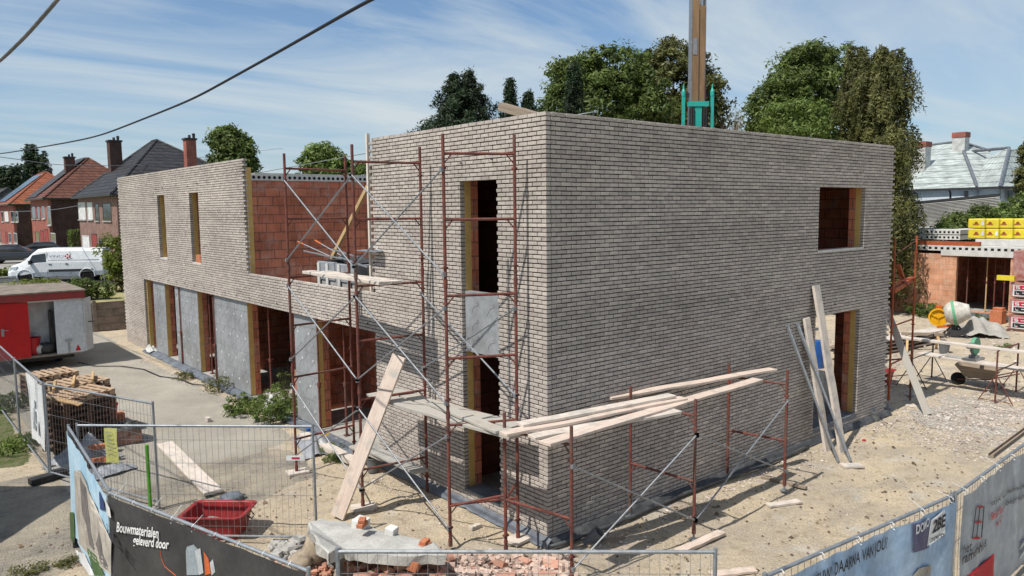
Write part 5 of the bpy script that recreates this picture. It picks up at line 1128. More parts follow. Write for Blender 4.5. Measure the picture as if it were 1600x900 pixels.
# ------------------------------------------------------------------ houses
def win(par, y, z, w, h, kind, x, xd=-1):
    "window on a facade in the plane X=x facing -X"
    fr = MB(); t = .06
    fr.bb(x-.03, x+.02, y-w/2, y-w/2+t, z, z+h); fr.bb(x-.03, x+.02, y+w/2-t, y+w/2, z, z+h); fr.bb(x-.03, x+.02, y-w/2+t, y+w/2-t, z, z+t); fr.bb(x-.03, x+.02, y-w/2+t, y+w/2-t, z+h-t, z+h)
    f = fr.build('door' if kind == 'door' else 'window', 'frame_white' if kind != 'dark' and kind != 'door' else 'trim_dark', par, world=True)
    g = MB(); g.bb(x-.012, x+.0, y-w/2+t, y+w/2-t, z+t, z+h-t); g.build('pane' if kind != 'shut' else 'shutter', {'shut': 'shutter', 'door': 'fascia_red'}.get(kind, 'glass_dark'), f, world=True)
    if kind != 'door': s = MB(); s.bb(x-.1, x-.001, y-w/2-.08, y+w/2+.08, z-.09, z-.005); s.build('sill', 'concrete', f, world=True)
def house(label, y0, y1, x0, x1, z0, ze, zr, ridge, wallm, sidem, roofm, wins, chim, grp='houses along the street', hipS=3.5, hipN=3.5):
    r = root('brick_house', (x0, y0, z0), label, 'house', grp)
    MB().bb(x0, x0+.3, y0+.003, y1, z0, ze).build('wall', wallm, r, world=True)
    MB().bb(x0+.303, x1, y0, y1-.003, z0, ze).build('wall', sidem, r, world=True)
    e = .4; xm = (x0+x1)/2; A = V((x0-e, y0-e, ze)); Bq = V((x1+e, y0-e, ze)); C = V((x1+e, y1+e, ze)); D = V((x0-e, y1+e, ze)); P0 = V((xm, y0+hipS, zr)); P1 = V((xm, y1-hipN, zr))
    mb = MB(); mb.add([A, Bq, C, D, P0, P1], [(0, 1, 4), (1, 2, 5, 4), (2, 3, 5), (3, 0, 4, 5), (3, 2, 1, 0)]); rf = mb.build('roof', roofm, r, world=True)
    mb = MB()
    for a, b in ((A, P0), (Bq, P0), (P0, P1), (D, P1)): mb.tube([a, b], .11, 6)
    mb.build('ridge_tiles', roofm, rf, world=True)
    mb = MB()
    for a, b in ((A, Bq), (A, D)): mb.beam(a-V((0, 0, .06)), b-V((0, 0, .06)), .2, .16)
    mb.build('gutter', 'trim_dark', rf, world=True)
    for (cx_, cy_, w, d_, zt, zb) in chim:
        c_ = MB(); c_.bb(cx_-w/2, cx_+w/2, cy_-d_/2, cy_+d_/2, zb, zt); c = c_.build('chimney', 'housebrick_dark', rf, world=True)
        MB().bb(cx_-w/2-.08, cx_+w/2+.08, cy_-d_/2-.08, cy_+d_/2+.08, zt+.002, zt+.12).build('cap', 'trim_dark', c, world=True)
        mb = MB(); mb.lathe([(.12, 0), (.1, .3)], (cx_, cy_, zt+.12), 8); mb.build('pot', 'trim_dark', c, world=True)
    for w in wins: win(r, *w, x0)
    return r, rf
zg = 1.3
def yX(px, x): return onX(px, 360, x).y
def zX(px, py, x): return onX(px, py, x).z
X3 = 5.9
def Wp(px0, px1, py0, py1, kind, x): # window by its measured corners on the facade
    ya, yb = yX(px0, x), yX(px1, x); za, zb = zX((px0+px1)/2, py1, x), zX((px0+px1)/2, py0, x); return ((ya+yb)/2, za, abs(yb-ya), zb-za, kind)
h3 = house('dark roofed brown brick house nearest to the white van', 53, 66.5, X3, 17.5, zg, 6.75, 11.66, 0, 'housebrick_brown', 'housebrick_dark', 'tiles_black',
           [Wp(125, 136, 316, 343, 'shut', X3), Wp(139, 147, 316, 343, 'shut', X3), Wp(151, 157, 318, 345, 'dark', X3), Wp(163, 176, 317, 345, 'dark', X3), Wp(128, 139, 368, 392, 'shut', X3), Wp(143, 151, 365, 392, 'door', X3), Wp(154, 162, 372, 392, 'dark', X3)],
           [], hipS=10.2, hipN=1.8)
def chimney(rf, px, d, w, dd, pyt, pyb, mt='housebrick_dark'):
    p = dep(px, pyt, d); q = dep(px, pyb, d); c = MB().bb(p.x-w/2, p.x+w/2, p.y-dd/2, p.y+dd/2, q.z-1.5, p.z).build('chimney', mt, rf, world=True)
    MB().bb(p.x-w/2-.08, p.x+w/2+.08, p.y-dd/2-.08, p.y+dd/2+.08, p.z+.002, p.z+.14).build('cap', 'trim_dark', c, world=True)
    mb = MB(); mb.lathe([(.12, .14), (.1, .4)], (p.x, p.y, p.z), 8); mb.lathe([(.1, .14), (.13, .5), (.02, .55)], (p.x+.3, p.y-.1, p.z), 8); mb.build('pot', 'trim_dark', c, world=True)
    return c
chimney(h3[1], 178, 66, .95, 1.0, 222, 262); chimney(h3[1], 296, 60, .75, .75, 219, 255, 'housebrick_red')
X2_ = 5.9
h2 = house('middle house of the row with a brown tiled hip roof', 81.5, 92.5, X2_, 16, zg, 6.95, 11.45, 0, 'housebrick_red', 'housebrick_dark', 'tiles_brown',
           [Wp(52, 58, 322, 342, 'dark', X2_), Wp(60, 65, 322, 342, 'dark', X2_), Wp(68, 72, 322, 342, 'glass', X2_), Wp(76, 81, 322, 352, 'glass', X2_), Wp(55, 61, 362, 382, 'dark', X2_), Wp(63, 68, 360, 395, 'door', X2_), Wp(70, 75, 358, 396, 'door', X2_), Wp(79, 86, 364, 388, 'glass', X2_)], [], hipS=5.6, hipN=.5)
chimney(h2[1], 108, 84, .95, .9, 247, 282)
MB().add([(X2_-.3, 87.3, 7.15), (X2_-.3, 92.7, 7.15), (10.8, 92.7, 11.6), (10.8, 87.3, 11.6)], [(0, 1, 2, 3)]).build('slate_field', 'tiles_slate', h2[1], world=True)
XH = 5.9
h1 = house('red brick house with solar panels on an orange roof', 107, 121, XH, 16, zg, 6.65, 11.1, 0, 'housebrick_red', 'housebrick_dark', 'tiles_orange',
           [Wp(9, 15, 330, 346, 'shut', XH), Wp(19, 24, 330, 347, 'glass', XH), Wp(26, 30, 330, 347, 'glass', XH), Wp(8, 11, 362, 378, 'door', XH), Wp(13, 17, 364, 380, 'glass', XH), Wp(21, 26, 364, 380, 'glass', XH), Wp(4, 7, 330, 347, 'glass', XH)], [], hipS=7, hipN=.5)
chimney(h1[1], 74, 112, .9, 2.0, 268, 281, 'housebrick_dark')
sl = MB(); nr = V((-4.45, 0, 5.45)).normalized()
def rp(y, t): return V((XH-.4, 0, 6.65)).lerp(V((10.95, 0, 11.1)), t)+V((0, y, 0))+nr*.12
for k in range(6): 
    ya = 113.5+k*1.3; sl.add([rp(ya, .08), rp(ya+1.2, .08), rp(ya+1.2, .92), rp(ya, .92)], [(0, 1, 2, 3)])
sl.build('solar_panel', 'solar', h1[1], world=True)
h0 = house('farthest low house with a grey roof at the left edge', 128, 140, 3.0, 13, zg, 5.2, 9.3, 0, 'white_wall', 'white_wall', 'tiles_slate', [], [], hipS=.6)
# ------------------------------------------------------------------ vehicles
def loftbody(mb, st):
    "st: list of (x, z0, z1, halfwidth_low, halfwidth_high)"
    prof = []
    for x, z0, z1, wl, wh in st:
        zm = z0+(z1-z0)*.5
        prof.append([(x, -wl*.93, z0), (x, -wl, z0+(zm-z0)*.35), (x, -wl, zm), (x, -wh, z1-.1*(z1-z0)), (x, -wh*.88, z1), (x, wh*.88, z1), (x, wh, z1-.1*(z1-z0)), (x, wl, zm), (x, wl, z0+(zm-z0)*.35), (x, wl*.93, z0)])
    n = 10; vs = [p for q in prof for p in q]
    mb.add(vs, [(i*n+k, (i+1)*n+k, (i+1)*n+(k+1) % n, i*n+(k+1) % n) for i in range(len(st)-1) for k in range(n)]+[tuple(range(n)), tuple(range((len(st)-1)*n, len(st)*n))[::-1]])
def wheel(par, x, y, r, w=.22):
    q = MB(); q.lathe([(r*.62, -w/2), (r*.95, -w/2), (r, -w/3), (r, w/3), (r*.95, w/2), (r*.62, w/2)], (x, y, r), 24, Matrix.Rotation(R(90), 3, 'X'), cap=False); t = q.build('wheel', 'tyre', par, smooth=False)
    q = MB(); q.lathe([(.02, w/2-.01), (r*.62, w/2-.03), (r*.62, -w/2+.03), (.02, -w/2+.01)], (x, y, r), 20, Matrix.Rotation(R(90), 3, 'X'))
    s = 1 if y < 0 else -1
    q.build('rim', 'rim', t); q = MB()
    for k in range(5): a = k*1.2566; q.box((x+.5*r*.62*math.cos(a+.6), y-s*(w/2+.002)*1, r+.5*r*.62*math.sin(a+.6)), (.07, .006, .07))
    q.build('rim_hole', 'hole', t)
# van: nose towards -x local after rotation. local +x = front
vf, vr = V((-.92, 45.28, 1.3)), V((2.44, 43.6, 1.3)); a = math.atan2(vf.y-vr.y, vf.x-vr.x)
ctr = (vf+vr)/2
VN = root('van', (ctr.x, ctr.y, 1.3), 'white delivery van with a dark side stripe parked on the street', 'van', rz=a)
mb = MB(); loftbody(mb, [(-2.55, .42, 1.85, .9, .8), (-2.5, .35, 1.95, .97, .84), (-1, .32, 1.99, .98, .86), (.6, .32, 2.0, .98, .86), (1.0, .32, 1.97, .98, .84), (1.35, .32, 1.72, .98, .82), (1.75, .32, 1.3, .98, .86), (2.0, .3, 1.16, .97, .86), (2.45, .3, 1.02, .93, .8), (2.65, .32, .85, .82, .7), (2.7, .4, .7, .7, .6)])
VB = mb.build('body', 'van_white', VN, bev=.03)
for sy in (1, -1):
    yy = sy*.985
    q = MB(); q.ext([(.55, yy*.96, 1.2), (1.5, yy*.96, 1.17), (1.28, yy*.915, 1.62), (.6, yy*.905, 1.72)], (0, sy*.03, 0)); q.build('side_window', 'glass_dark', VN)
    q = MB(); q.ext([(-1.95, yy, .62), (.45, yy, .62), (.45, yy, .76), (-1.95, yy, .76)], (0, sy*.02, 0)); q.build('side_moulding', 'black_rubber', VN)
    q = MB()
    for x in (.5, -.75): q.ext([(x, yy*1.0, .45), (x+.015, yy*1.0, .45), (x+.015, yy*.915, 1.8), (x, yy*.915, 1.8)], (0, sy*.012, 0))
    q.ext([(-2.3, yy*.955, 1.28), (.45, yy*.955, 1.28), (.45, yy*.955, 1.3), (-2.3, yy*.955, 1.3)], (0, sy*.02, 0)); q.build('door_seam', 'trim_dark', VN)
    q = MB(); q.box((.35, yy, 1.08), (.16, .05, .04)); q.box((-.55, yy, 1.08), (.16, .05, .04)); q.build('handle', 'trim_dark', VN)
    q = MB(); q.box((1.38, sy*1.08, 1.2), (.12, .2, .22)); q.build('wing_mirror', 'black_rubber', VN)
    q = MB(); q.ext([(2.2, sy*.9, .75), (2.6, sy*.78, .72), (2.5, sy*.8, .93), (2.1, sy*.9, .98)], (0, sy*.05, .0)); q.build('headlight', 'lamp_clear', VN)
    for x in (1.72, -1.62): 
        wheel(VN, x, sy*.86, .34); q = MB(); q.tube([(x+.42*math.cos(t), sy*.985, .36+.42*math.sin(t)) for t in np.linspace(-.15, math.pi+.15, 12)], .03, 6); q.build('wheel_arch', 'van_white', VN)
        q = MB(); q.lathe([(.0, 0), (.38, 0), (.38, .012), (.0, .012)], (x, sy*.975-.006, .36), 20, Matrix.Rotation(R(90), 3, 'X')); q.build('arch_gap', 'hole', VN)
q = MB(); q.add([(1.04, -.72, 1.93), (1.04, .72, 1.93), (1.76, .8, 1.33), (1.76, -.8, 1.33)], [(0, 1, 2, 3)]); o = q.build('windscreen', 'glass_dark', VN); 
o.location = (.03, 0, .035)
q = MB(); q.box((2.7, 0, .62), (.06, .8, .22)); q.build('grille', 'black_rubber', VN)
# side facing the camera is the van's left or right: letter both
for sy in (1, -1):
    vs, fs = textmesh('VINCI', .0); x1_ = max(p[0] for p in vs); q = MB(); dirx = -1 if sy > 0 else 1
    xs0 = .38 if dirx < 0 else -.45
    q.add([(xs0+dirx*p[0]/x1_*.78, sy*.985, 1.46+p[1]*.2) for p in vs], fs); q.build('lettering', 'print_navy', VN)
    q = MB(); cxl = xs0+dirx*1.0
    for dx, dz in ((0, .12), (.11, 0), (0, -.12), (-.11, 0)): q.box((cxl+dx, sy*.985, 1.53+dz*.8), (.09, .012, .09), Matrix.Rotation(.78, 3, 'Y'))
    q.build('emblem', 'label_red', VN)
def car(loc, rz, label, mt, s=1):
    r = root('parked_car', loc, label, 'car', 'cars parked by the street', rz=rz); mb = MB()
    loftbody(mb, [(-2.2, .45, .8, .7, .65), (-2.1, .3, .95, .82, .72), (-1.6, .26, 1.0, .88, .8), (1.0, .26, .98, .88, .8), (1.9, .28, .85, .84, .72), (2.2, .4, .65, .7, .6)]); mb.build('body', mt, r, bev=.04)
    mb = MB(); loftbody(mb, [(-2.0, .9, 1.0, .74, .68), (-1.5, .9, 1.42, .76, .6), (-.9, .9, 1.5, .78, .6), (.1, .9, 1.47, .78, .6), (1.1, .9, .99, .76, .68)]); mb.build('cabin', 'glass_dark', r, bev=.03)
    mb = MB(); loftbody(mb, [(-1.45, 1.42, 1.47, .6, .58), (-.9, 1.48, 1.54, .61, .58), (.1, 1.45, 1.51, .6, .58)]); mb.build('roof', mt, r)
    for sy in (1, -1):
        for x in (1.4, -1.35): wheel(r, x, sy*.78, .32)
        q = MB(); q.box((-2.12, sy*.6, .82), (.14, .3, .14)); q.build('tail_light', 'lamp_red', r)
        q = MB(); q.box((2.05, sy*.55, .68), (.14, .3, .12)); q.build('headlight', 'lamp_clear', r)
    return r
car((1.2, 66.8, 1.31), R(-18), 'dark car with red tail light parked nearest at the left edge', 'car_dark')
car((3.2, 71.8, 1.31), R(170), 'dark blue car parked behind the other one', 'car_blue')
# ------------------------------------------------------------------ crane mast behind the house
cb = dep(1087, 200, 27); RZ = yw-R(90)
CR = root('crane', (cb.x, cb.y, 0), 'crane with a brown and grey mast and teal supports behind the house', 'crane', rz=RZ)
h = dep(1087, -60, 27).z; zb_ = dep(1087, 150, 27).z
MB().bb(-.2, .02, -.24, .24, 1.5, zb_+3.2).build('mast', 'crane_brown', CR); MB().bb(.025, .24, -.22, .22, 1.5, zb_+3.0).build('mast', 'crane_brown', CR)
mb = MB(); mb.bb(-.245, -.205, -.2, .2, 1.5, h); mb.bb(.243, .27, -.18, .2, 1.5, h); mb.bb(-.17, .16, -.1, .18, zb_+2.0, h); mb.bb(-.185, -.04, -.255, -.243, zb_+1.35, zb_+1.9); mb.build('mast_rail', 'galv_dull', CR)
mb = MB(); mb.bb(.015, .025, -.25, -.242, 1.5, zb_+2.9); mb.box((.32, -.1, zb_+1.3), (.2, .1, .1)); mb.box((.25, -.15, zb_+.1), (.1, .1, .5)); mb.build('bracket', 'trim_dark', CR)
mb = MB()
for x in (-.5, .5):
    mb.bb(x-.05, x+.05, -.3, -.2, 1.0, zb_-.05); mb.lathe([(.07, zb_-.05), (.07, zb_+.1), (.03, zb_+.2), (.02, zb_+.35)], (x, -.25, 0), 8)
mb.bb(-.36, .36, -.38, -.2, zb_-.42, zb_-.25); mb.bb(-.12, .12, -.35, -.25, 1, zb_-.43); mb.build('support', 'teal', CR)
mb = MB()
for x in (-.24, .26, -.18, .19): mb.tube([(x, -.4, zb_-.45), (x+.02, -.42, 2)], .025, 6)
mb.bb(-.5, .5, .0, .1, zb_-.05, zb_+.1); mb.bb(-.3, -.16, -.36, -.3, 3, zb_-.5); mb.bb(.2, .34, -.36, -.3, 3, zb_-.5); mb.build('hydraulics', 'black_rubber', CR)
mb = MB(); mb.bb(-.9, .9, -.9, 2.2, .45, 1.4); mb.bb(-1.2, 1.2, -1.1, -.9, .05, .5); mb.build('undercarriage', 'teal', CR)
mb = MB()
for x in (-.85, .85):
    for y in (-.5, 1.8): mb.lathe([(.35, -.12), (.42, 0), (.35, .12)], (x, y, .42), 14, Matrix.Rotation(R(90), 3, 'Y'))
mb.build('wheels', 'tyre', CR)
pb0 = dep(784, 167, 15.4); pb1 = dep(830, 180, 14.9); pb1 = pb0+(pb1-pb0)*((6.56-pb0.z)/(pb1.z-pb0.z)); plank(pb0, pb1, .22, .17, 'wood_old', 'thick beam end sticking up behind the left brick parapet', name='beam', cat='beam')
# ------------------------------------------------------------------ terrace clutter
tz = 3.12
T1 = root('mortar_tank', (.95, 7.9, tz), 'grey stacked crates splashed with mortar on the terrace behind the scaffold', 'crates')
mb = MB(); mb.bb(-.5, .5, -.95, .9, 0, .55); mb.build('crate', 'concrete', T1, bev=.02)
mb = MB(); mb.bb(-.53, .53, -.98, -.02, .552, .98); mb.bb(-.53, .53, .02, .93, .552, 1.0)
mb.build('crate', 'grey_sheet', T1, bev=.02); mb = MB()
for y in (-.8, -.3, .3, .75): MB().bb(-.56, -.535, y, y+.12, .1, .96).build('strap', 'concrete_white', T1)
sheet(V((.95, 7.9, tz+.98)), 1.0, 1.7, .14, 'black_sheet', 'black sheet and scraps lying on the grey crates', 41, rz=0)
def shovel(p, q, label):
    p, q = V(p), V(q); d = (q-p).normalized(); r = root('shovel', p, label, 'shovel', 'shovels on the terrace crates')
    mb = MB(); mb.tube([p, q], .014, 6); mb.build('shaft', 'galv', r, world=True); mb = MB(); mb.tube([q-d*.05, q+d*.22], .022, 6); mb.build('grip', 'orange_plastic', r, world=True)
    mb = MB(); mb.box(p, (.2, .03, .26)); mb.build('blade', 'galv_dull', r, world=True)
shovel((.9, 8.5, 4.1), onp(473, 381, 0, .6), 'shovel with orange grip, left one on the grey crates'); shovel((.9, 7.9, 4.1), onp(500, 380, 0, .7), 'shovel with orange grip, right one on the grey crates')
plank(onX(518, 404, .7), onX(575, 292, .5), .1, .07, 'wood_yellow', 'diagonal yellow timber leaning over the terrace crates', name='timber', cat='timber', up=(1, 0, 0))
for i, (a_, b_) in enumerate((((475, 392), (535, 405)), ((520, 390), (560, 402)), ((530, 402), (575, 418)))):
    plank(onX(*a_, .5), onX(*b_, .45), .05, .03, 'galv_dull', ('left', 'middle', 'right')[i]+' thin metal bar lying over the terrace crates', name='metal_bar', cat='bar')
mb = MB(); mb.bb(-.4, .4, -.4, .4, 0, .75); o = mb.build('timber_crate', 'wood_old', bev=.02); o.location = (.75, 6.35, tz); tag(o, 'brown wooden crate on the terrace beside the batten', 'crate')
mb = MB(); pa = onX(572, 392, -.08); mb.bb(-.04, .0, -.42, .42, 0, .02); mb.tube([(-.02, -.3, .02), (-.1, -.15, .1), (-.02, 0, .02)], .01, 6); mb.box((-.1, 0, .0), (.16, .9, .015)); o = mb.build('wall_bracket', 'galv'); o.location = onX(583, 392, -.02); tag(o, 'metal wall bracket fixed to the brick edge behind the scaffold', 'bracket')
# ------------------------------------------------------------------ right side: red block building
RB = root('block_building', (31.5, 4, 0), 'single storey shell of pale red blocks with a wide doorway', 'building')
XW = 31.5; yT = (onX(1493, 450, XW).y, onX(1577, 450, XW).y); ops = [(yT[1], yT[0], .35, 2.92)]
m_ = MB(); cutboxes(m_, lambda u, d, z: (XW+d, u, z), -8, 17, 0, 3.0, 0, .2, ops); m_.build('wall', 'redblock_pale', RB, world=True)
mb = MB(); mb.bb(XW+5, XW+5.2, -8, 17, 0, 3.0); mb.bb(XW+.25, XW+5, 6.5, 6.7, 0, 3.0); mb.bb(XW+.25, XW+5, 1.0, 1.2, 0, 3.0); mb.build('inner_wall', 'redblock', RB, world=True)
mb = MB(); mb.bb(XW+.22, XW+5, -8, 17, -.05, .3); mb.build('floor', 'concrete', RB, world=True)
MB().bb(XW-.06, XW+.23, yT[1]-.6, yT[0]+.7, 2.93, 3.15).build('lintel', 'concrete_white', RB, world=True)
MB().bb(XW-.05, XW+.2, -8, 17, -.02, .33).build('plinth', 'lead', RB, world=True) if False else MB().bb(XW-.03, XW-.002, -2, 8, .0, .3).build('plinth', 'lead', RB, world=True)
hs = MB().bb(XW-.04, XW+8, -8, 17, 3.152, 3.4).build('hollow_slab', 'concrete_white', RB, world=True); mb = MB()
for y in np.arange(-7.9, 16.9, .27): mb.box((XW-.043, y, 3.27), (.006, .13, .11))
mb.build('slab_hole', 'hole', hs, world=True)
MB().bb(XW-.02, XW+.2, 4.8, 17, 3.402, 3.6).build('parapet', 'rust_orange', RB, world=True)
for i, px in enumerate((1511, 1541, 1554, 1569)):
    p = onX(px, 450, XW+.6); prop(XW+.6, p.y, .3, 3.1, ('leftmost', 'yellowish second', 'third', 'rightmost')[i]+' prop in the doorway of the red block building', 'props in the red block doorway', .5, 'rust' if i != 1 else 'wood_yellow')
mb = MB(); mb.box((0, 0, .3), (.6, .5, .6)); mb.box((.1, 0, .65), (.4, .4, .1)); o = mb.build('clay_block_stack', 'brick_orange', bev=.02); o.location = (XW-.7, onX(1560, 480, XW-.7).y, .0); tag(o, 'small stack of orange clay blocks at the doorway of the red block building', 'blocks')
# hollow slabs and yellow packs on the roof
def slabpack(px0, px1, py, x, z, n, label, h=.22):
    ya, yb = onX(px1, py, x).y, onX(px0, py, x).y; r = root('hollow_slab_stack', (x, ya, z), label, 'slabs'); 
    for k in range(n):
        MB().bb(x, x+6, ya, yb, z+k*(h+.04), z+k*(h+.04)+h).build('slab', 'concrete_white', r, world=True); mb = MB()
        for y in np.arange(ya+.12, yb-.06, .2): mb.box((x-.003, y, z+k*(h+.04)+h/2), (.006, .1, .1))
        mb.build('slab_hole', 'hole', r, world=True)
slabpack(1441, 1500, 372, 33, 3.62, 2, 'stack of hollow concrete slabs lying left of the yellow packs'); slabpack(1395, 1436, 372, 34.5, 3.62, 2, 'stack of hollow concrete slabs farthest left on the block building')
YP = None
for j in range(2):
    for i in range(4):
        px = 1524+i*21.6; py = 381-j*13.5; xx = 32.6+(i*.25); p = onX(px, py+6, xx)
        row = ('lower', 'upper')[j]; 
        r = root('insulation_pack', (xx, p.y, 3.72+j*.48), ('leftmost', 'second', 'third', 'rightmost')[i]+' yellow wrapped pack in the '+row+' row on the block building', 'pack', 'yellow packs on the block building')
        MB().bb(0, 1.2, -.36, .36, 0, .46).build('wrap', 'stack_yellow', r, bev=.05)
        mb = MB(); mb.ext([(-.006, -.09, .23), (-.006, .08, .23), (-.006, .04, .3), (-.006, .0, .33), (-.006, -.07, .28)], (-.01, 0, 0)); mb.build('emblem', 'fascia_red', r); MB().bb(-.016, -.006, -.13, .13, .17, .21).build('printed_strip', 'rust_orange', r)
        if i == 0 or (i == 1 and j == 0): MB().bb(-.016, -.006, -.34, -.22, .14, .36).build('label_sheet', 'shutter', r)
MB().bb(32.4, 33.8, 1.6, 5.3, 3.41, 3.7).build('packing_base', 'concrete_white', RB, world=True)
# brick pallets with labels at the right edge
for (px, py, zb2, n, lb) in ((1590, 515, 0, 3, 'stack of brick packs wrapped in film with red and black labels'),):
    yc = onX(1577, 480, 28.6).y; r = root('brick_packs', (28.6, yc-.9, 0), lb, 'bricks')
    for k in range(3):
        MB().bb(0, 1.2, -.9, .9, .1+k*.68, .1+k*.68+.62).build('pack', 'stack_pink', r, bev=.03)
        MB().bb(-.012, -.004, .05, .8, .15+k*.68, .1+k*.68+.52).build('label_sheet', 'shutter', r)
        MB().bb(-.02, -.013, .0, .74, .42+k*.68, .6+k*.68).build('label', 'label_red', r); MB().bb(-.02, -.013, .0, .74, .2+k*.68, .38+k*.68).build('label', 'label_black', r)
        q = MB(); q.beam((-.03, .55, .46+k*.68), (-.03, .68, .46+k*.68), .01, .03); q.beam((-.03, .55, .51+k*.68), (-.03, .68, .51+k*.68), .01, .03); q.beam((-.03, .55, .56+k*.68), (-.03, .68, .56+k*.68), .01, .03); q.box((-.03, .68, .535+k*.68), (.006, .03, .05)); q.box((-.03, .55, .485+k*.68), (.006, .03, .05))
        q.beam((-.03, .66, .25+k*.68), (-.03, .66, .35+k*.68), .01, .03); q.beam((-.03, .56, .25+k*.68), (-.03, .66, .25+k*.68), .01, .03)
        q.beam((-.03, .1, .5+k*.68), (-.03, .45, .5+k*.68), .01, .03); q.beam((-.03, .1, .3+k*.68), (-.03, .45, .3+k*.68), .01, .03); q.build('label_mark', 'shutter', r)
    MB().bb(-.05, 1.25, -.95, .95, 0, .1).build('pallet', 'pallet_dark', r)
    MB().bb(.1, 1.3, -.95, .9, 2.15, 3.4).build('upper_pack', 'stack_pink', r, bev=.03); MB().bb(-.1, .1, .75, 1.4, 2.15, 2.35).build('yellow_board', 'stack_yellow', r)
# scaffold tower beyond the right end
TR = root('scaffold', (12.9, .3, 0), 'single bay orange scaffold at the right end of the house', 'scaffold')
for z0, z1, rg, st in ((.25, 2.3, (1.2, 2.2), 0), (2.3, 4.3, (3.35,), .2)): frame_mb((12.24, .17), (14.05, .39), z0, z1, rg, st).build('frame', 'rust_orange', TR, world=True)
mb = MB(); mb.tube([(12.24, .17, 3.6), (14.05, .39, 3.0)], .018, 6); mb.tube([(12.3, .2, 4.05), (14.0, .4, 4.35)], .012, 6); mb.build('brace', 'rust', TR, world=True)
for p in ((12.24, .17), (14.05, .39)): mb = MB(); mb.tube([(*p, .02), (*p, .3)], .017, 8); mb.box((*p, .03), (.15, .15, .02)); mb.tube([(p[0]-.15, p[1]-.05, .16), (p[0]+.15, p[1]+.05, .16)], .012, 6); mb.build('screw_foot', 'galv', TR, world=True)
mb = MB(); mb.beam((12.5, .3, 3.1), (14.1, .5, 3.3), .14, .12); mb.beam((13.6, .45, 3.15), (12.9, .35, 3.75), .1, .08); o = mb.build('formwork_beam', 'rust_orange'); tag(o, 'orange steel beam lying across the single bay scaffold', 'beam')
# small trestle near the end of the house
def trestle(p0, p1, h, label, legs=True, mt='rust', ext_=.0):
    p0, p1 = V((*p0, 0)), V((*p1, 0)); r = root('trestle', (p0+p1)/2, label, 'trestle', 'steel bricklayer trestles'); d = (p1-p0).normalized(); n = V((d.y, -d.x, 0))
    mb = MB(); mb.tube([p0+V((0, 0, h)), p1+V((0, 0, h))], .022, 8)
    for p in (p0, p1): mb.tube([p+V((0, 0, .02)), p+V((0, 0, h))], .024, 8)
    mb.tube([p0+V((0, 0, h*.62)), p1+V((0, 0, h*.62))], .015, 6); mb.build('frame', mt, r, world=True)
    if legs:
        for p in (p0, p1):
            mb = MB()
            for s in (-1, 1): mb.tube([p+V((0, 0, h*.55)), p+n*s*.42+V((0, 0, .01))], .014, 6)
            mb.tube([p-n*.38+V((0, 0, .06)), p+n*.38+V((0, 0, .06))], .01, 6); mb.build('leg', mt, r, world=True)
    return r
g1, g2 = at(1440, 605), at(1470, 590)
trestle((12.6, .55), (13.54, .17), 1.2, 'low rusty trestle beside the weathered leaning plank', False)
q1, q2 = (15.2, .84), (16.9, .95)
trestle(q1, q2, 1.38, 'dark steel trestle at the left end of the long board table', mt='trim_dark'); t2a, t2b = (15.0, -1.42), (16.7, -1.39)
trestle(t2a, t2b, 1.42, 'rust red trestle in the middle of the long board table'); trestle((15.2, -4.2), (16.8, -4.1), 1.4, 'rust red trestle at the right edge under the long board')
plank(V((15.25, 1.25, 1.44)), V((15.25, -4.6, 1.44)), .28, .06, 'plank_pale', 'long pale board lying on top of the steel trestles')
plank(V((16.4, 1.1, .84)), V((15.9, -1.9, .84)), .45, .05, 'plank_pale', 'wide pale board on the lower rung of the trestles')
plank(V((15.9, -1.7, .86)), V((16.0, -4.6, .86)), .4, .05, 'plank_pale', 'second wide board running on to the right edge below the long board')
# chop saw
SW = root('chop_saw', (16.25, -.42, .87), 'green and grey chop saw standing on the lower board', 'saw', rz=R(88))
mb = MB(); mb.bb(-.18, .18, -.3, .3, 0, .07); mb.bb(-.1, .1, -.1, .1, .07, .14); mb.build('base', 'rim', SW); mb = MB(); mb.lathe([(.0, -.015), (.21, -.015), (.21, .015), (.0, .015)], (0, -.05, .34), 20, Matrix.Rotation(R(90), 3, 'Y')); mb.build('blade', 'galv_dull', SW)
mb = MB(); mb.lathe([(.02, -.05), (.25, -.05), (.25, .05), (.02, .05)], (0, -.06, .4), 18, Matrix.Rotation(R(90), 3, 'Y')); mb.build('guard', 'mixer_green', SW); mb = MB(); mb.tube([(0, .05, .42), (0, .38, .45)], .09, 10); mb.tube([(0, .1, .12), (0, .2, .4)], .03, 8); mb.build('motor', 'pipe_grey', SW)
mb = MB(); mb.box((0, 0, .02), (.5, .24, .05)); o = mb.build('board_piece', 'concrete'); o.location = (16.2, .05, .87); o.rotation_euler.z = 1.4; tag(o, 'grey offcut board lying beside the chop saw', 'board')
# wheelbarrow
wb = at(1530, 606); WB = root('wheelbarrow', (wb.x, wb.y, 0), 'mortar stained wheelbarrow standing under the board', 'wheelbarrow', rz=R(-80))
mb = MB(); mb.add([(-.35, -.22, .32), (.3, -.22, .3), (.3, .22, .3), (-.35, .22, .32), (-.6, -.36, .68), (.55, -.33, .6), (.55, .33, .6), (-.6, .36, .68)], [(0, 3, 2, 1), (0, 1, 5, 4), (1, 2, 6, 5), (2, 3, 7, 6), (3, 0, 4, 7)]); mb.build('tray', 'wood_old', WB)
mb = MB(); mb.lathe([(.1, -.04), (.19, -.04), (.2, 0), (.19, .04), (.1, .04)], (-.55, 0, .2), 16, Matrix.Rotation(R(90), 3, 'X')); mb.build('wheel', 'tyre', WB); mb = MB()
for s in (-1, 1): mb.tube([(-.55, s*.07, .2), (.2, s*.22, .3), (1.0, s*.3, .6)], .018, 6); mb.tube([(.35, s*.24, .34), (.45, s*.25, .02)], .016, 6)
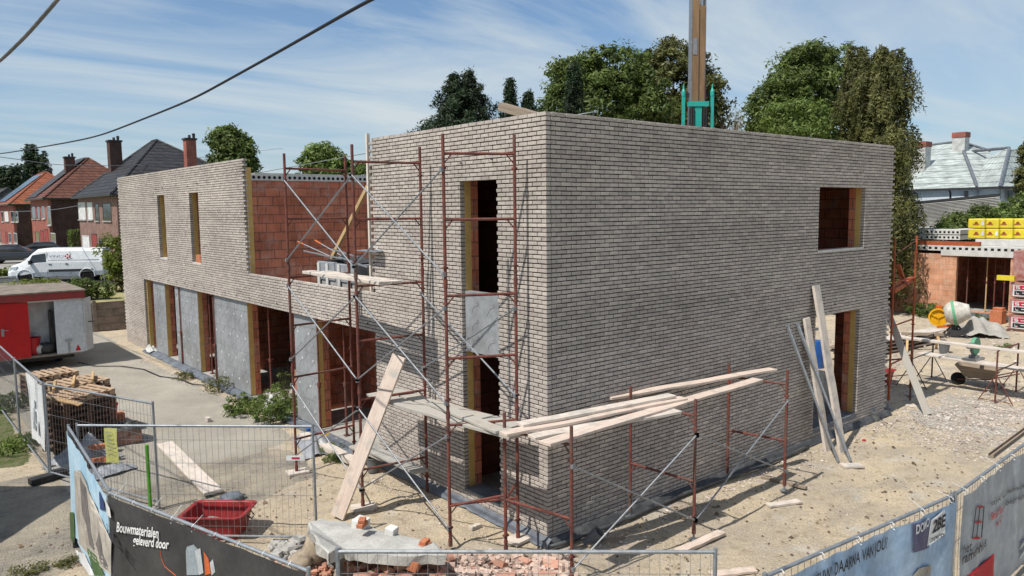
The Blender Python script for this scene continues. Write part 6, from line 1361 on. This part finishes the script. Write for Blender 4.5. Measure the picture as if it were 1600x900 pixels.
mb.build('frame', 'rust', WB)
# concrete mixer
mc = at(1492, 527); MX = root('cement_mixer', (mc.x, mc.y, 0), 'grey cement mixer with a yellow wheel cover and dark stand', 'mixer', rz=R(-60))
Mr = Matrix.Rotation(R(-68), 3, 'Y') ; ctr_ = V((0.0, 0, 1.0)); Mz = Matrix.Rotation(R(-10), 3, 'Z') @ Matrix.Rotation(R(78), 3, 'Y')
s_m = 1.0
mb = MB(); mb.lathe([(.02, -.42), (.3, -.4), (.46, -.2), (.47, 0), (.45, .1), (.3, .42), (.26, .5), (.24, .5), (.27, .4), (.2, -.2)], ctr_, 24, Mz); mb.build('drum', 'mixer_steel', MX, smooth=True)
mb = MB(); mb.lathe([(.475, -.12), (.52, -.12), (.52, -.02), (.475, -.02)], ctr_, 28, Mz); mb.build('gear_ring', 'mixer_green', MX)
mb = MB(); mb.lathe([(0.001, .47), (.245, .47)], ctr_, 20, Mz, cap=False); mb.build('drum_mouth', 'hole', MX)
mb = MB(); mb.box((0, 0, .5), (.18, .18, .5))
for a_ in (.5, 2.6, 3.8, 5.6): mb.beam((0, 0, .6), (.55*math.cos(a_), .55*math.sin(a_), .0), .06, .06)
mb.box((0, 0, .22), (.5, .4, .2)); mb.build('stand', 'trim_dark', MX)
yw_p = dep(1467, 500, 26.8); 
YW = root('tilting_wheel', tuple(yw_p), 'x', 'x') if False else None
mb = MB(); wc = V((-.75, -.3, .82)); Mw = Matrix.Rotation(R(90), 3, 'X') @ Matrix.Rotation(R(35), 3, 'Y')
mw2 = Matrix.Rotation(R(-20), 3, 'Z') @ Matrix.Rotation(R(-90), 3, 'Y')
tw = (CP-V((mc.x, mc.y, 1))); tw.z = 0; tw.normalize(); twl = Matrix.Rotation(-R(-60), 3, 'Z') @ tw; qd = V((0, 0, 1)).rotation_difference(twl).to_matrix(); side = twl.cross(V((0, 0, 1)))  # towards the street
wc = -side*.0+V((0, 0, .78)); sidev = V((-twl.y, twl.x, 0)); wc = wc-(-sidev)*(.62)*(-1)
mb.lathe([(.33, -.05), (.36, -.05), (.36, .04), (.3, .04), (.3, .0)], wc, 24, qd, cap=False); mb.lathe([(.0, -.04), (.35, -.05)], wc, 24, qd, cap=False)
for a_ in (.4, 2.5, 4.6): mb.beam(wc+qd @ V((0, 0, .02)), wc+qd @ V((.32*math.cos(a_), .32*math.sin(a_), .02)), .03, .02)
mb.build('yellow_wheel', 'yellow_plastic', MX); mb = MB(); mb.tube([wc-V((0, 0, .35)), V((wc.x, wc.y, .0))], .04, 8); mb.beam(wc-V((0, 0, .4)), V((0, 0, .5)), .08, .1); mb.build('side_arm', 'orange_plastic', MX); mb = MB(); mb.box(wc+V((0, 0, .32))-twl*.2, (.2, .25, .3)); mb.build('motor_cover', 'orange_plastic', MX)
# board stacks on the ground at the right
bs = at(1425, 545)
for k in range(7):
    plank(V((19.6+.1*rnd.random(), 3.9+.2*(k % 2), .08+k*.07)), V((23.6+.3*rnd.random(), 3.4+.25*(k % 2)+.1*rnd.random(), .08+k*.07)), .55, .05, 'plank_pale' if k > 4 else 'wood_old', 'topmost pale board of the pile before the red block wall' if k == 6 else 'board inside the pile before the red block wall', group='boards piled before the red block wall')
for k in range(5):
    plank(V((17.3+.1*rnd.random(), 3.9+.1*k, .08+k*.09)), V((19.6, 4.5+.1*rnd.random(), .08+k*.09)), .5, .06, 'black_sheet' if k % 2 else 'wood_old', 'dark board in the low pile right behind the house end', group='dark boards behind the house end')
bucket(tuple(at(1475, 553, 0)), 'black bucket standing on the sand beyond the trestles', 'pipe_grey', 1.1)
def sawhorse(p, label):
    r = root('sawhorse', p, label, 'sawhorse'); mb = MB(); 
    for s in (-1, 1):
        for t in (-1, 1): mb.beam((s*.5, 0, .6), (s*.6, t*.35, 0), .08, .05)
    mb.build('legs', 'wood_yellow', r); mb = MB(); mb.beam((-.7, 0, .62), (.7, 0, .62), .12, .1); mb.build('rail', 'wood_old', r); r.rotation_euler.z = -.9; return r
sawhorse(tuple(at(1440, 548)), 'wooden sawhorse standing below the cement mixer')
mb = MB(); mb.lathe([(.28, 0), (.3, .45), (.27, .9), (.27, .9), (.0, .92)], (0, 0, 0), 16); o = mb.build('barrel', 'blue_plastic'); o.location = onY(1290, 520, 6)*1; o.location.z = .0; o.location = (15.8, 4.2, 0); o.scale = (1.0, 1.0, 1.0); tag(o, 'blue barrel seen through the doorway of the right wall', 'barrel')
sheet(at(1535, 520, .1), 2.4, 1.6, .7, 'blob_mortar', 'grey heap of mortar and rubble beyond the trestles', 61, 'mortar_heap', 'heap', rz=.4)
stone(at(1527, 510, .25), (.3, .25, .3), 62, 'blob_mortar', 'round grey lump standing beside the mortar heap', 0, 'mortar_lump')
stone(at(1555, 545, .2), (2.2, 1.6, .55), 63, 'rock', 'sand mound behind the trestles at the right edge', .4, 'sand_mound', n=20, k=.5) if False else None
# rusty rail behind the right banner
mb = MB(); p, q = V((3.3, -5.12, 2.0)), V((5.6, -4.98, 2.0)); l = (q-p).length; mb.bb(0, l, -.035, .035, -.03, -.01); mb.bb(0, l, -.035, -.025, -.01, .03); mb.bb(0, l, .025, .035, -.01, .03); local_thing(mb, 'steel_rail', 'wood_old', p, q, 'brown steel rail lying along the top of the grey banner fence', 'rail')
# ------------------------------------------------------------------ right background house
RH = root('house', tuple(at(1500, 400, 0).lerp(dep(1500, 360, 50), .98)), 'pale blue white house with a grey slate roof behind the block building', 'house')
RH.location = (46, 11, 0); RM[RH.name] = Matrix.Translation(V((46, 11, 0)))
def P_(x, y, d): return dep(x, y, d)
mb = MB(); mb.add([P_(1413, 297, 50), P_(1527, 292, 49), P_(1500, 221, 54), P_(1452, 227, 55.5)], [(0, 1, 2, 3)]); mb.add([P_(1527, 292, 49), P_(1548, 236, 53), P_(1500, 221, 54)], [(0, 1, 2)]); mb.build('roof', 'slates_pale', RH, world=True)
mb = MB()
mb.add([P_(1527, 292, 48.8), P_(1562, 292, 46.5), P_(1575, 231, 50), P_(1540, 248, 51)], [(0, 1, 2, 3)]); mb.add([P_(1562, 292, 46.5), P_(1650, 292, 49), P_(1640, 250, 53), P_(1577, 231, 50)], [(0, 1, 2, 3)])
mb.build('roof', 'slates_pale', RH, world=True)
mb = MB()
for a_, b_ in (((1452, 227, 55.4), (1500, 221, 53.9)), ((1500, 221, 53.9), (1548, 236, 52.9)), ((1577, 231, 49.9), (1562, 292, 46.4)), ((1500, 221, 53.8), (1527, 292, 48.8)), ((1520, 236, 52.9), (1577, 231, 49.9))): mb.tube([P_(*a_), P_(*b_)], .1, 6)
mb.build('ridge_tiles', 'lead', RH, world=True)
def qwall(pts, d, mt, name): 
    mb = MB(); mb.ext([P_(x, y, d_) for (x, y), d_ in zip(pts, d)], FW*.3); return mb.build(name, mt, RH, world=True)
qwall([(1415, 299), (1528, 294), (1528, 372), (1410, 375)], (50.3, 49.3, 49.3, 50.3), 'bluewhite', 'wall'); qwall([(1530, 294), (1562, 294), (1562, 372), (1530, 372)], (49.2, 47, 47, 49.2), 'bluewhite', 'wall'); qwall([(1563.5, 294), (1660, 294), (1660, 372), (1563.5, 372)], (47, 49, 49, 47), 'bluewhite', 'wall')
def hole(x0, x1, y0, y1, d, nm='window', mt='glass_dark'): mb = MB(); mb.ext([P_(x0, y1, d), P_(x1, y1, d), P_(x1, y0, d), P_(x0, y0, d)], FW*.1); return mb.build(nm, mt, RH, world=True)
hole(1405, 1419, 301, 311, 49.8); hole(1508, 1513, 298, 308, 49.2); hole(1576, 1590, 297, 312, 46.9)
mb = MB(); mb.beam(P_(1412, 298, 49.9), P_(1562, 293, 46.3), .15, .14); mb.beam(P_(1562, 293, 46.3), P_(1650, 293, 48.8), .15, .14); mb.tube([P_(1483, 296, 48.7), P_(1485, 301, 48.8), P_(1485, 310, 49)], .06, 6); mb.build('gutter', 'trim_dark', RH, world=True)
# vertical white strip side
for (px, pt_, pb, d_, w) in ((1440, 222, 262, 52, .9), (1502, 207, 236, 53, .8)):
    p, q = P_(px, pt_, d_), P_(px, pb, d_); c_ = MB(); c_.bb(p.x-w/2, p.x+w/2, p.y-w/2, p.y+w/2, q.z-.5, p.z-.35); cc_ = c_.build('chimney', 'white_sheet', RH, world=True); c_ = MB(); c_.bb(p.x-w/2-.04, p.x+w/2+.04, p.y-w/2-.04, p.y+w/2+.04, p.z-.348, p.z); c_.build('cap', 'housebrick_red', cc_, world=True)
# corrugated shed
SH = root('metal_shed', (40, 10, 0), 'long shed clad in grey corrugated metal below the pale house', 'shed'); n = 26
mb = MB(); A0, A1, B0, B1 = P_(1402, 372, 44), P_(1404, 322, 44), P_(1562, 372, 43), P_(1562, 307, 43)
for k in range(n):
    t0_, t1_ = k/n, (k+1)/n; a0, a1, b0, b1 = A0.lerp(A1, t0_), A0.lerp(A1, t1_-.004), B0.lerp(B1, t0_), B0.lerp(B1, t1_-.004)
    o_ = -FW*.05; mb.add([a0, b0, b0.lerp(b1, .5)+o_, a0.lerp(a1, .5)+o_, b1, a1], [(0, 1, 2, 3), (3, 2, 4, 5)])
mb.build('cladding', 'corrugated', SH, world=True); mb = MB(); mb.ext([A1+V((0, 0, .02)), B1+V((0, 0, .02)), B1+V((0, 0, .17)), A1+V((0, 0, .17))], FW*4); mb.build('roof_edge', 'trim_dark', SH, world=True)
# side of shed so that it reads as a solid from the side
mb = MB(); mb.ext([A0+FW*.3, B0+FW*.3, B1+FW*.3, A1+FW*.3], FW*3.5); mb.build('wall', 'corrugated', SH, world=True)
# hedges and shrubs in front of the shed
tree(B(1520, 41), [EL(1500, 352, 41, s_(41, 24), s_(41, 22)), EL(1535, 348, 41, s_(41, 26), s_(41, 26)), EL(1480, 362, 40, s_(41, 14), s_(41, 13))], 'loose green shrub in front of the metal shed', 'bush', 'leaf_mid', 180, 50, .1, .4, 71, .08, 'shrub')
tree(B(1575, 42), [EL(1570, 345, 42, s_(42, 22), s_(42, 24)), EL(1597, 335, 42, s_(42, 20), s_(42, 30))], 'bright green shrub right of the loose one, above the yellow packs', 'bush', 'leaf_bright', 180, 50, .1, .4, 72, .08, 'shrub')
tree(B(1605, 44), [EL(1605, 285, 44, s_(44, 14), s_(44, 28)), EL(1612, 240, 44, s_(44, 16), s_(44, 22))], 'olive green tree cut by the right edge', 'tree', 'leaf_olive', 120, 50, .12, .4, 73, .1)
tree(B(1405, 40), [EL(1403, 352, 40, s_(40, 12), s_(40, 10)), EL(1415, 360, 40, s_(40, 12), s_(40, 8))], 'small green shrub below the weeping conifer', 'bush', 'leaf_bright', 60, 45, .09, .3, 74, .05, 'shrub')
# ------------------------------------------------------------------ overhead cables
def cat(pts, r, name, label, mt='cable', twist=False):
    pts = [V(q) for q in pts]; e0 = pts[0]+(pts[0]-pts[1]).normalized()*25; e1 = pts[-1]+(pts[-1]-pts[-2]).normalized()*45; e0.z = max(e0.z, 7.5); e1.z = max(e1.z, 7.2); pts = [e0]+pts+[e1]
    P = []; n = 24
    for a, b in zip(pts[:-1], pts[1:]):
        for k in range(n): P.append(V(a).lerp(V(b), k/n))
    P.append(V(pts[-1])); mb = MB()
    # smooth
    for _ in range(30): P = [P[0]]+[(P[i-1]+P[i]*2+P[i+1])/4 for i in range(1, len(P)-1)]+[P[-1]]
    if twist:
        Q = []; 
        for a, b in zip(P[:-1], P[1:]): Q += [a.lerp(b, k/8) for k in range(8)]
        for ph in (0, 2.09, 4.19):
            mb.tube([q+RT*(.6*r*math.cos(i*.35+ph))+UP*(.6*r*math.sin(i*.35+ph)) for i, q in enumerate(Q)], r*.6, 5)
    else: mb.tube(P, r, 8)
    return tag(mb.build(name, mt, smooth=True), label, 'cable', 'overhead cables')
cat([dep(680, -45, 5.3), dep(577, 0, 6), dep(430, 84, 8), dep(300, 156, 10.5), dep(150, 215, 15), dep(0, 241, 23), dep(-120, 247, 34)], .015, 'overhead_cable', 'thick black cable sweeping down from the top centre to the left edge')
cat([dep(180, -110, 4.6), dep(90, 0, 5.5), dep(42, 55, 6.2), dep(0, 96, 7), dep(-100, 170, 9)], .014, 'overhead_cable', 'twisted cable crossing the top left corner', 'pipe_grey', True)
cat([dep(-60, 240, 40), dep(0, 245, 42), dep(90, 258, 50), dep(200, 259, 58), dep(262, 252, 66)], .02, 'overhead_cable', 'thin grey cable in front of the row of houses', 'galv_dull')
cat([dep(-30, 332, 80), dep(80, 329, 70), dep(190, 309, 60)], .02, 'overhead_cable', 'thin low cable between the houses', 'galv_dull')
# utility pole near van
r = root('street_post', tuple(at(158, 440, 1.3)), 'thin grey street post in front of the rear of the van', 'post'); mb = MB(); p = at(158, 440, 1.3)-V((0, .9, 0)); mb.tube([p, p+V((0, 0, 1.9))], .03, 6); mb.build('pole', 'galv_dull', r, world=True)
# made-up brick box added out of view to shade the pavers
GA = root('shade_box', (-9, 8, 0), 'brick box added out of view to shade the paving', 'shade_box'); m3 = Matrix.Rotation(R(50), 3, 'Z'); mb = MB(); mb.box(V((-7.15, 7.9, 1.5))+m3 @ V((-2.5, 2.5, 0)), (5, 5, 3), m3); mb.build('wall', 'housebrick_dark', GA, world=True)
mb = MB(); mb.box(V((-7.15, 7.9, 3.08))+m3 @ V((-2.5, 2.5, 0)), (5.2, 5.2, .15), m3); mb.build('roof', 'roof_felt', GA, world=True)
# ------------------------------------------------------------------ light and sky
SD = V((.64, .012, -1)).normalized(); elev = math.asin(-SD.z); az = math.atan2(-SD.y, -SD.x)
su = bpy.data.lights.new('sun', 'SUN'); su.energy = 4.9; su.angle = R(.53); su.color = (1, .955, .88); so = bpy.data.objects.new('sun', su); COL.objects.link(so); so.rotation_euler = SD.to_track_quat('-Z', 'Y').to_euler()
W = bpy.data.worlds.new('World'); S.world = W; W.use_nodes = True; nt = W.node_tree; nt.nodes.clear()
out = nt.nodes.new('ShaderNodeOutputWorld'); bg = nt.nodes.new('ShaderNodeBackground'); L(nt, bg.outputs[0], out.inputs[0])
sk = N(nt, 'ShaderNodeTexSky', sky_type='NISHITA'); sk.sun_disc = False; sk.sun_elevation = elev; sk.sun_rotation = R(90)-az; sk.air_density = 1.0; sk.dust_density = .6; sk.ozone_density = 2.0
tc = N(nt, 'ShaderNodeTexCoord'); sx = N(nt, 'ShaderNodeSeparateXYZ'); L(nt, tc.outputs['Generated'], sx.inputs[0])
zc = N(nt, 'ShaderNodeMath', operation='MAXIMUM'); L(nt, sx.outputs[2], zc.inputs[0]); zc.inputs[1].default_value = .0; za = N(nt, 'ShaderNodeMath', operation='ADD'); L(nt, zc.outputs[0], za.inputs[0]); za.inputs[1].default_value = .12
dx = N(nt, 'ShaderNodeMath', operation='DIVIDE'); L(nt, sx.outputs[0], dx.inputs[0]); L(nt, za.outputs[0], dx.inputs[1]); dy = N(nt, 'ShaderNodeMath', operation='DIVIDE'); L(nt, sx.outputs[1], dy.inputs[0]); L(nt, za.outputs[0], dy.inputs[1])
cb = N(nt, 'ShaderNodeCombineXYZ'); L(nt, dx.outputs[0], cb.inputs[0]); L(nt, dy.outputs[0], cb.inputs[1])
def cmap(rot, s): m = N(nt, 'ShaderNodeMapping'); m.inputs['Rotation'].default_value = (0, 0, rot); m.inputs['Scale'].default_value = s; L(nt, cb.outputs[0], m.inputs[0]); return m.outputs[0]
def wn(v, sc, de, ro, di):
    n = N(nt, 'ShaderNodeTexNoise'); n.inputs['Scale'].default_value = sc; n.inputs['Detail'].default_value = de; n.inputs['Roughness'].default_value = ro; n.inputs['Distortion'].default_value = di; L(nt, v, n.inputs['Vector']); return n.outputs[0]
c1 = ramp(nt, wn(cmap(R(40), (.35, 1.0, 1)), 1.0, 8, .58, .7), [(.4, 0), (.68, .95)])
c2 = ramp(nt, wn(cmap(R(32), (.35, 1.3, 1)), 1.7, 8, .66, 1.4), [(.5, 0), (.78, .6)])
cl = mixn(nt, c1, c2, .6, 'SCREEN')
gain = N(nt, 'ShaderNodeMath', operation='MULTIPLY'); L(nt, cl, gain.inputs[0]); gain.inputs[1].default_value = 1.1
hz = ramp(nt, sx.outputs[2], [(0, .65), (.08, .36), (.3, .0)])
skc = mixn(nt, sk.outputs[0], (1.05, 1.22, 1.36), 1, 'MULTIPLY')
skc = mixn(nt, skc, (4.6, 6.0, 7.4), hz)
col_ = mixn(nt, skc, (7.0, 7.9, 8.4), gain.outputs[0])
L(nt, col_, bg.inputs[0]); bg.inputs[1].default_value = .088
S.view_settings.view_transform = 'Standard'; S.view_settings.look = 'None'; S.view_settings.exposure = 0
S.render.engine = 'CYCLES'; S.cycles.use_denoising = True; S.cycles.max_bounces = 6; S.render.resolution_x = 1024; S.render.resolution_y = 576
S.cycles.diffuse_bounces = 3; S.cycles.glossy_bounces = 2; S.cycles.transparent_max_bounces = 4
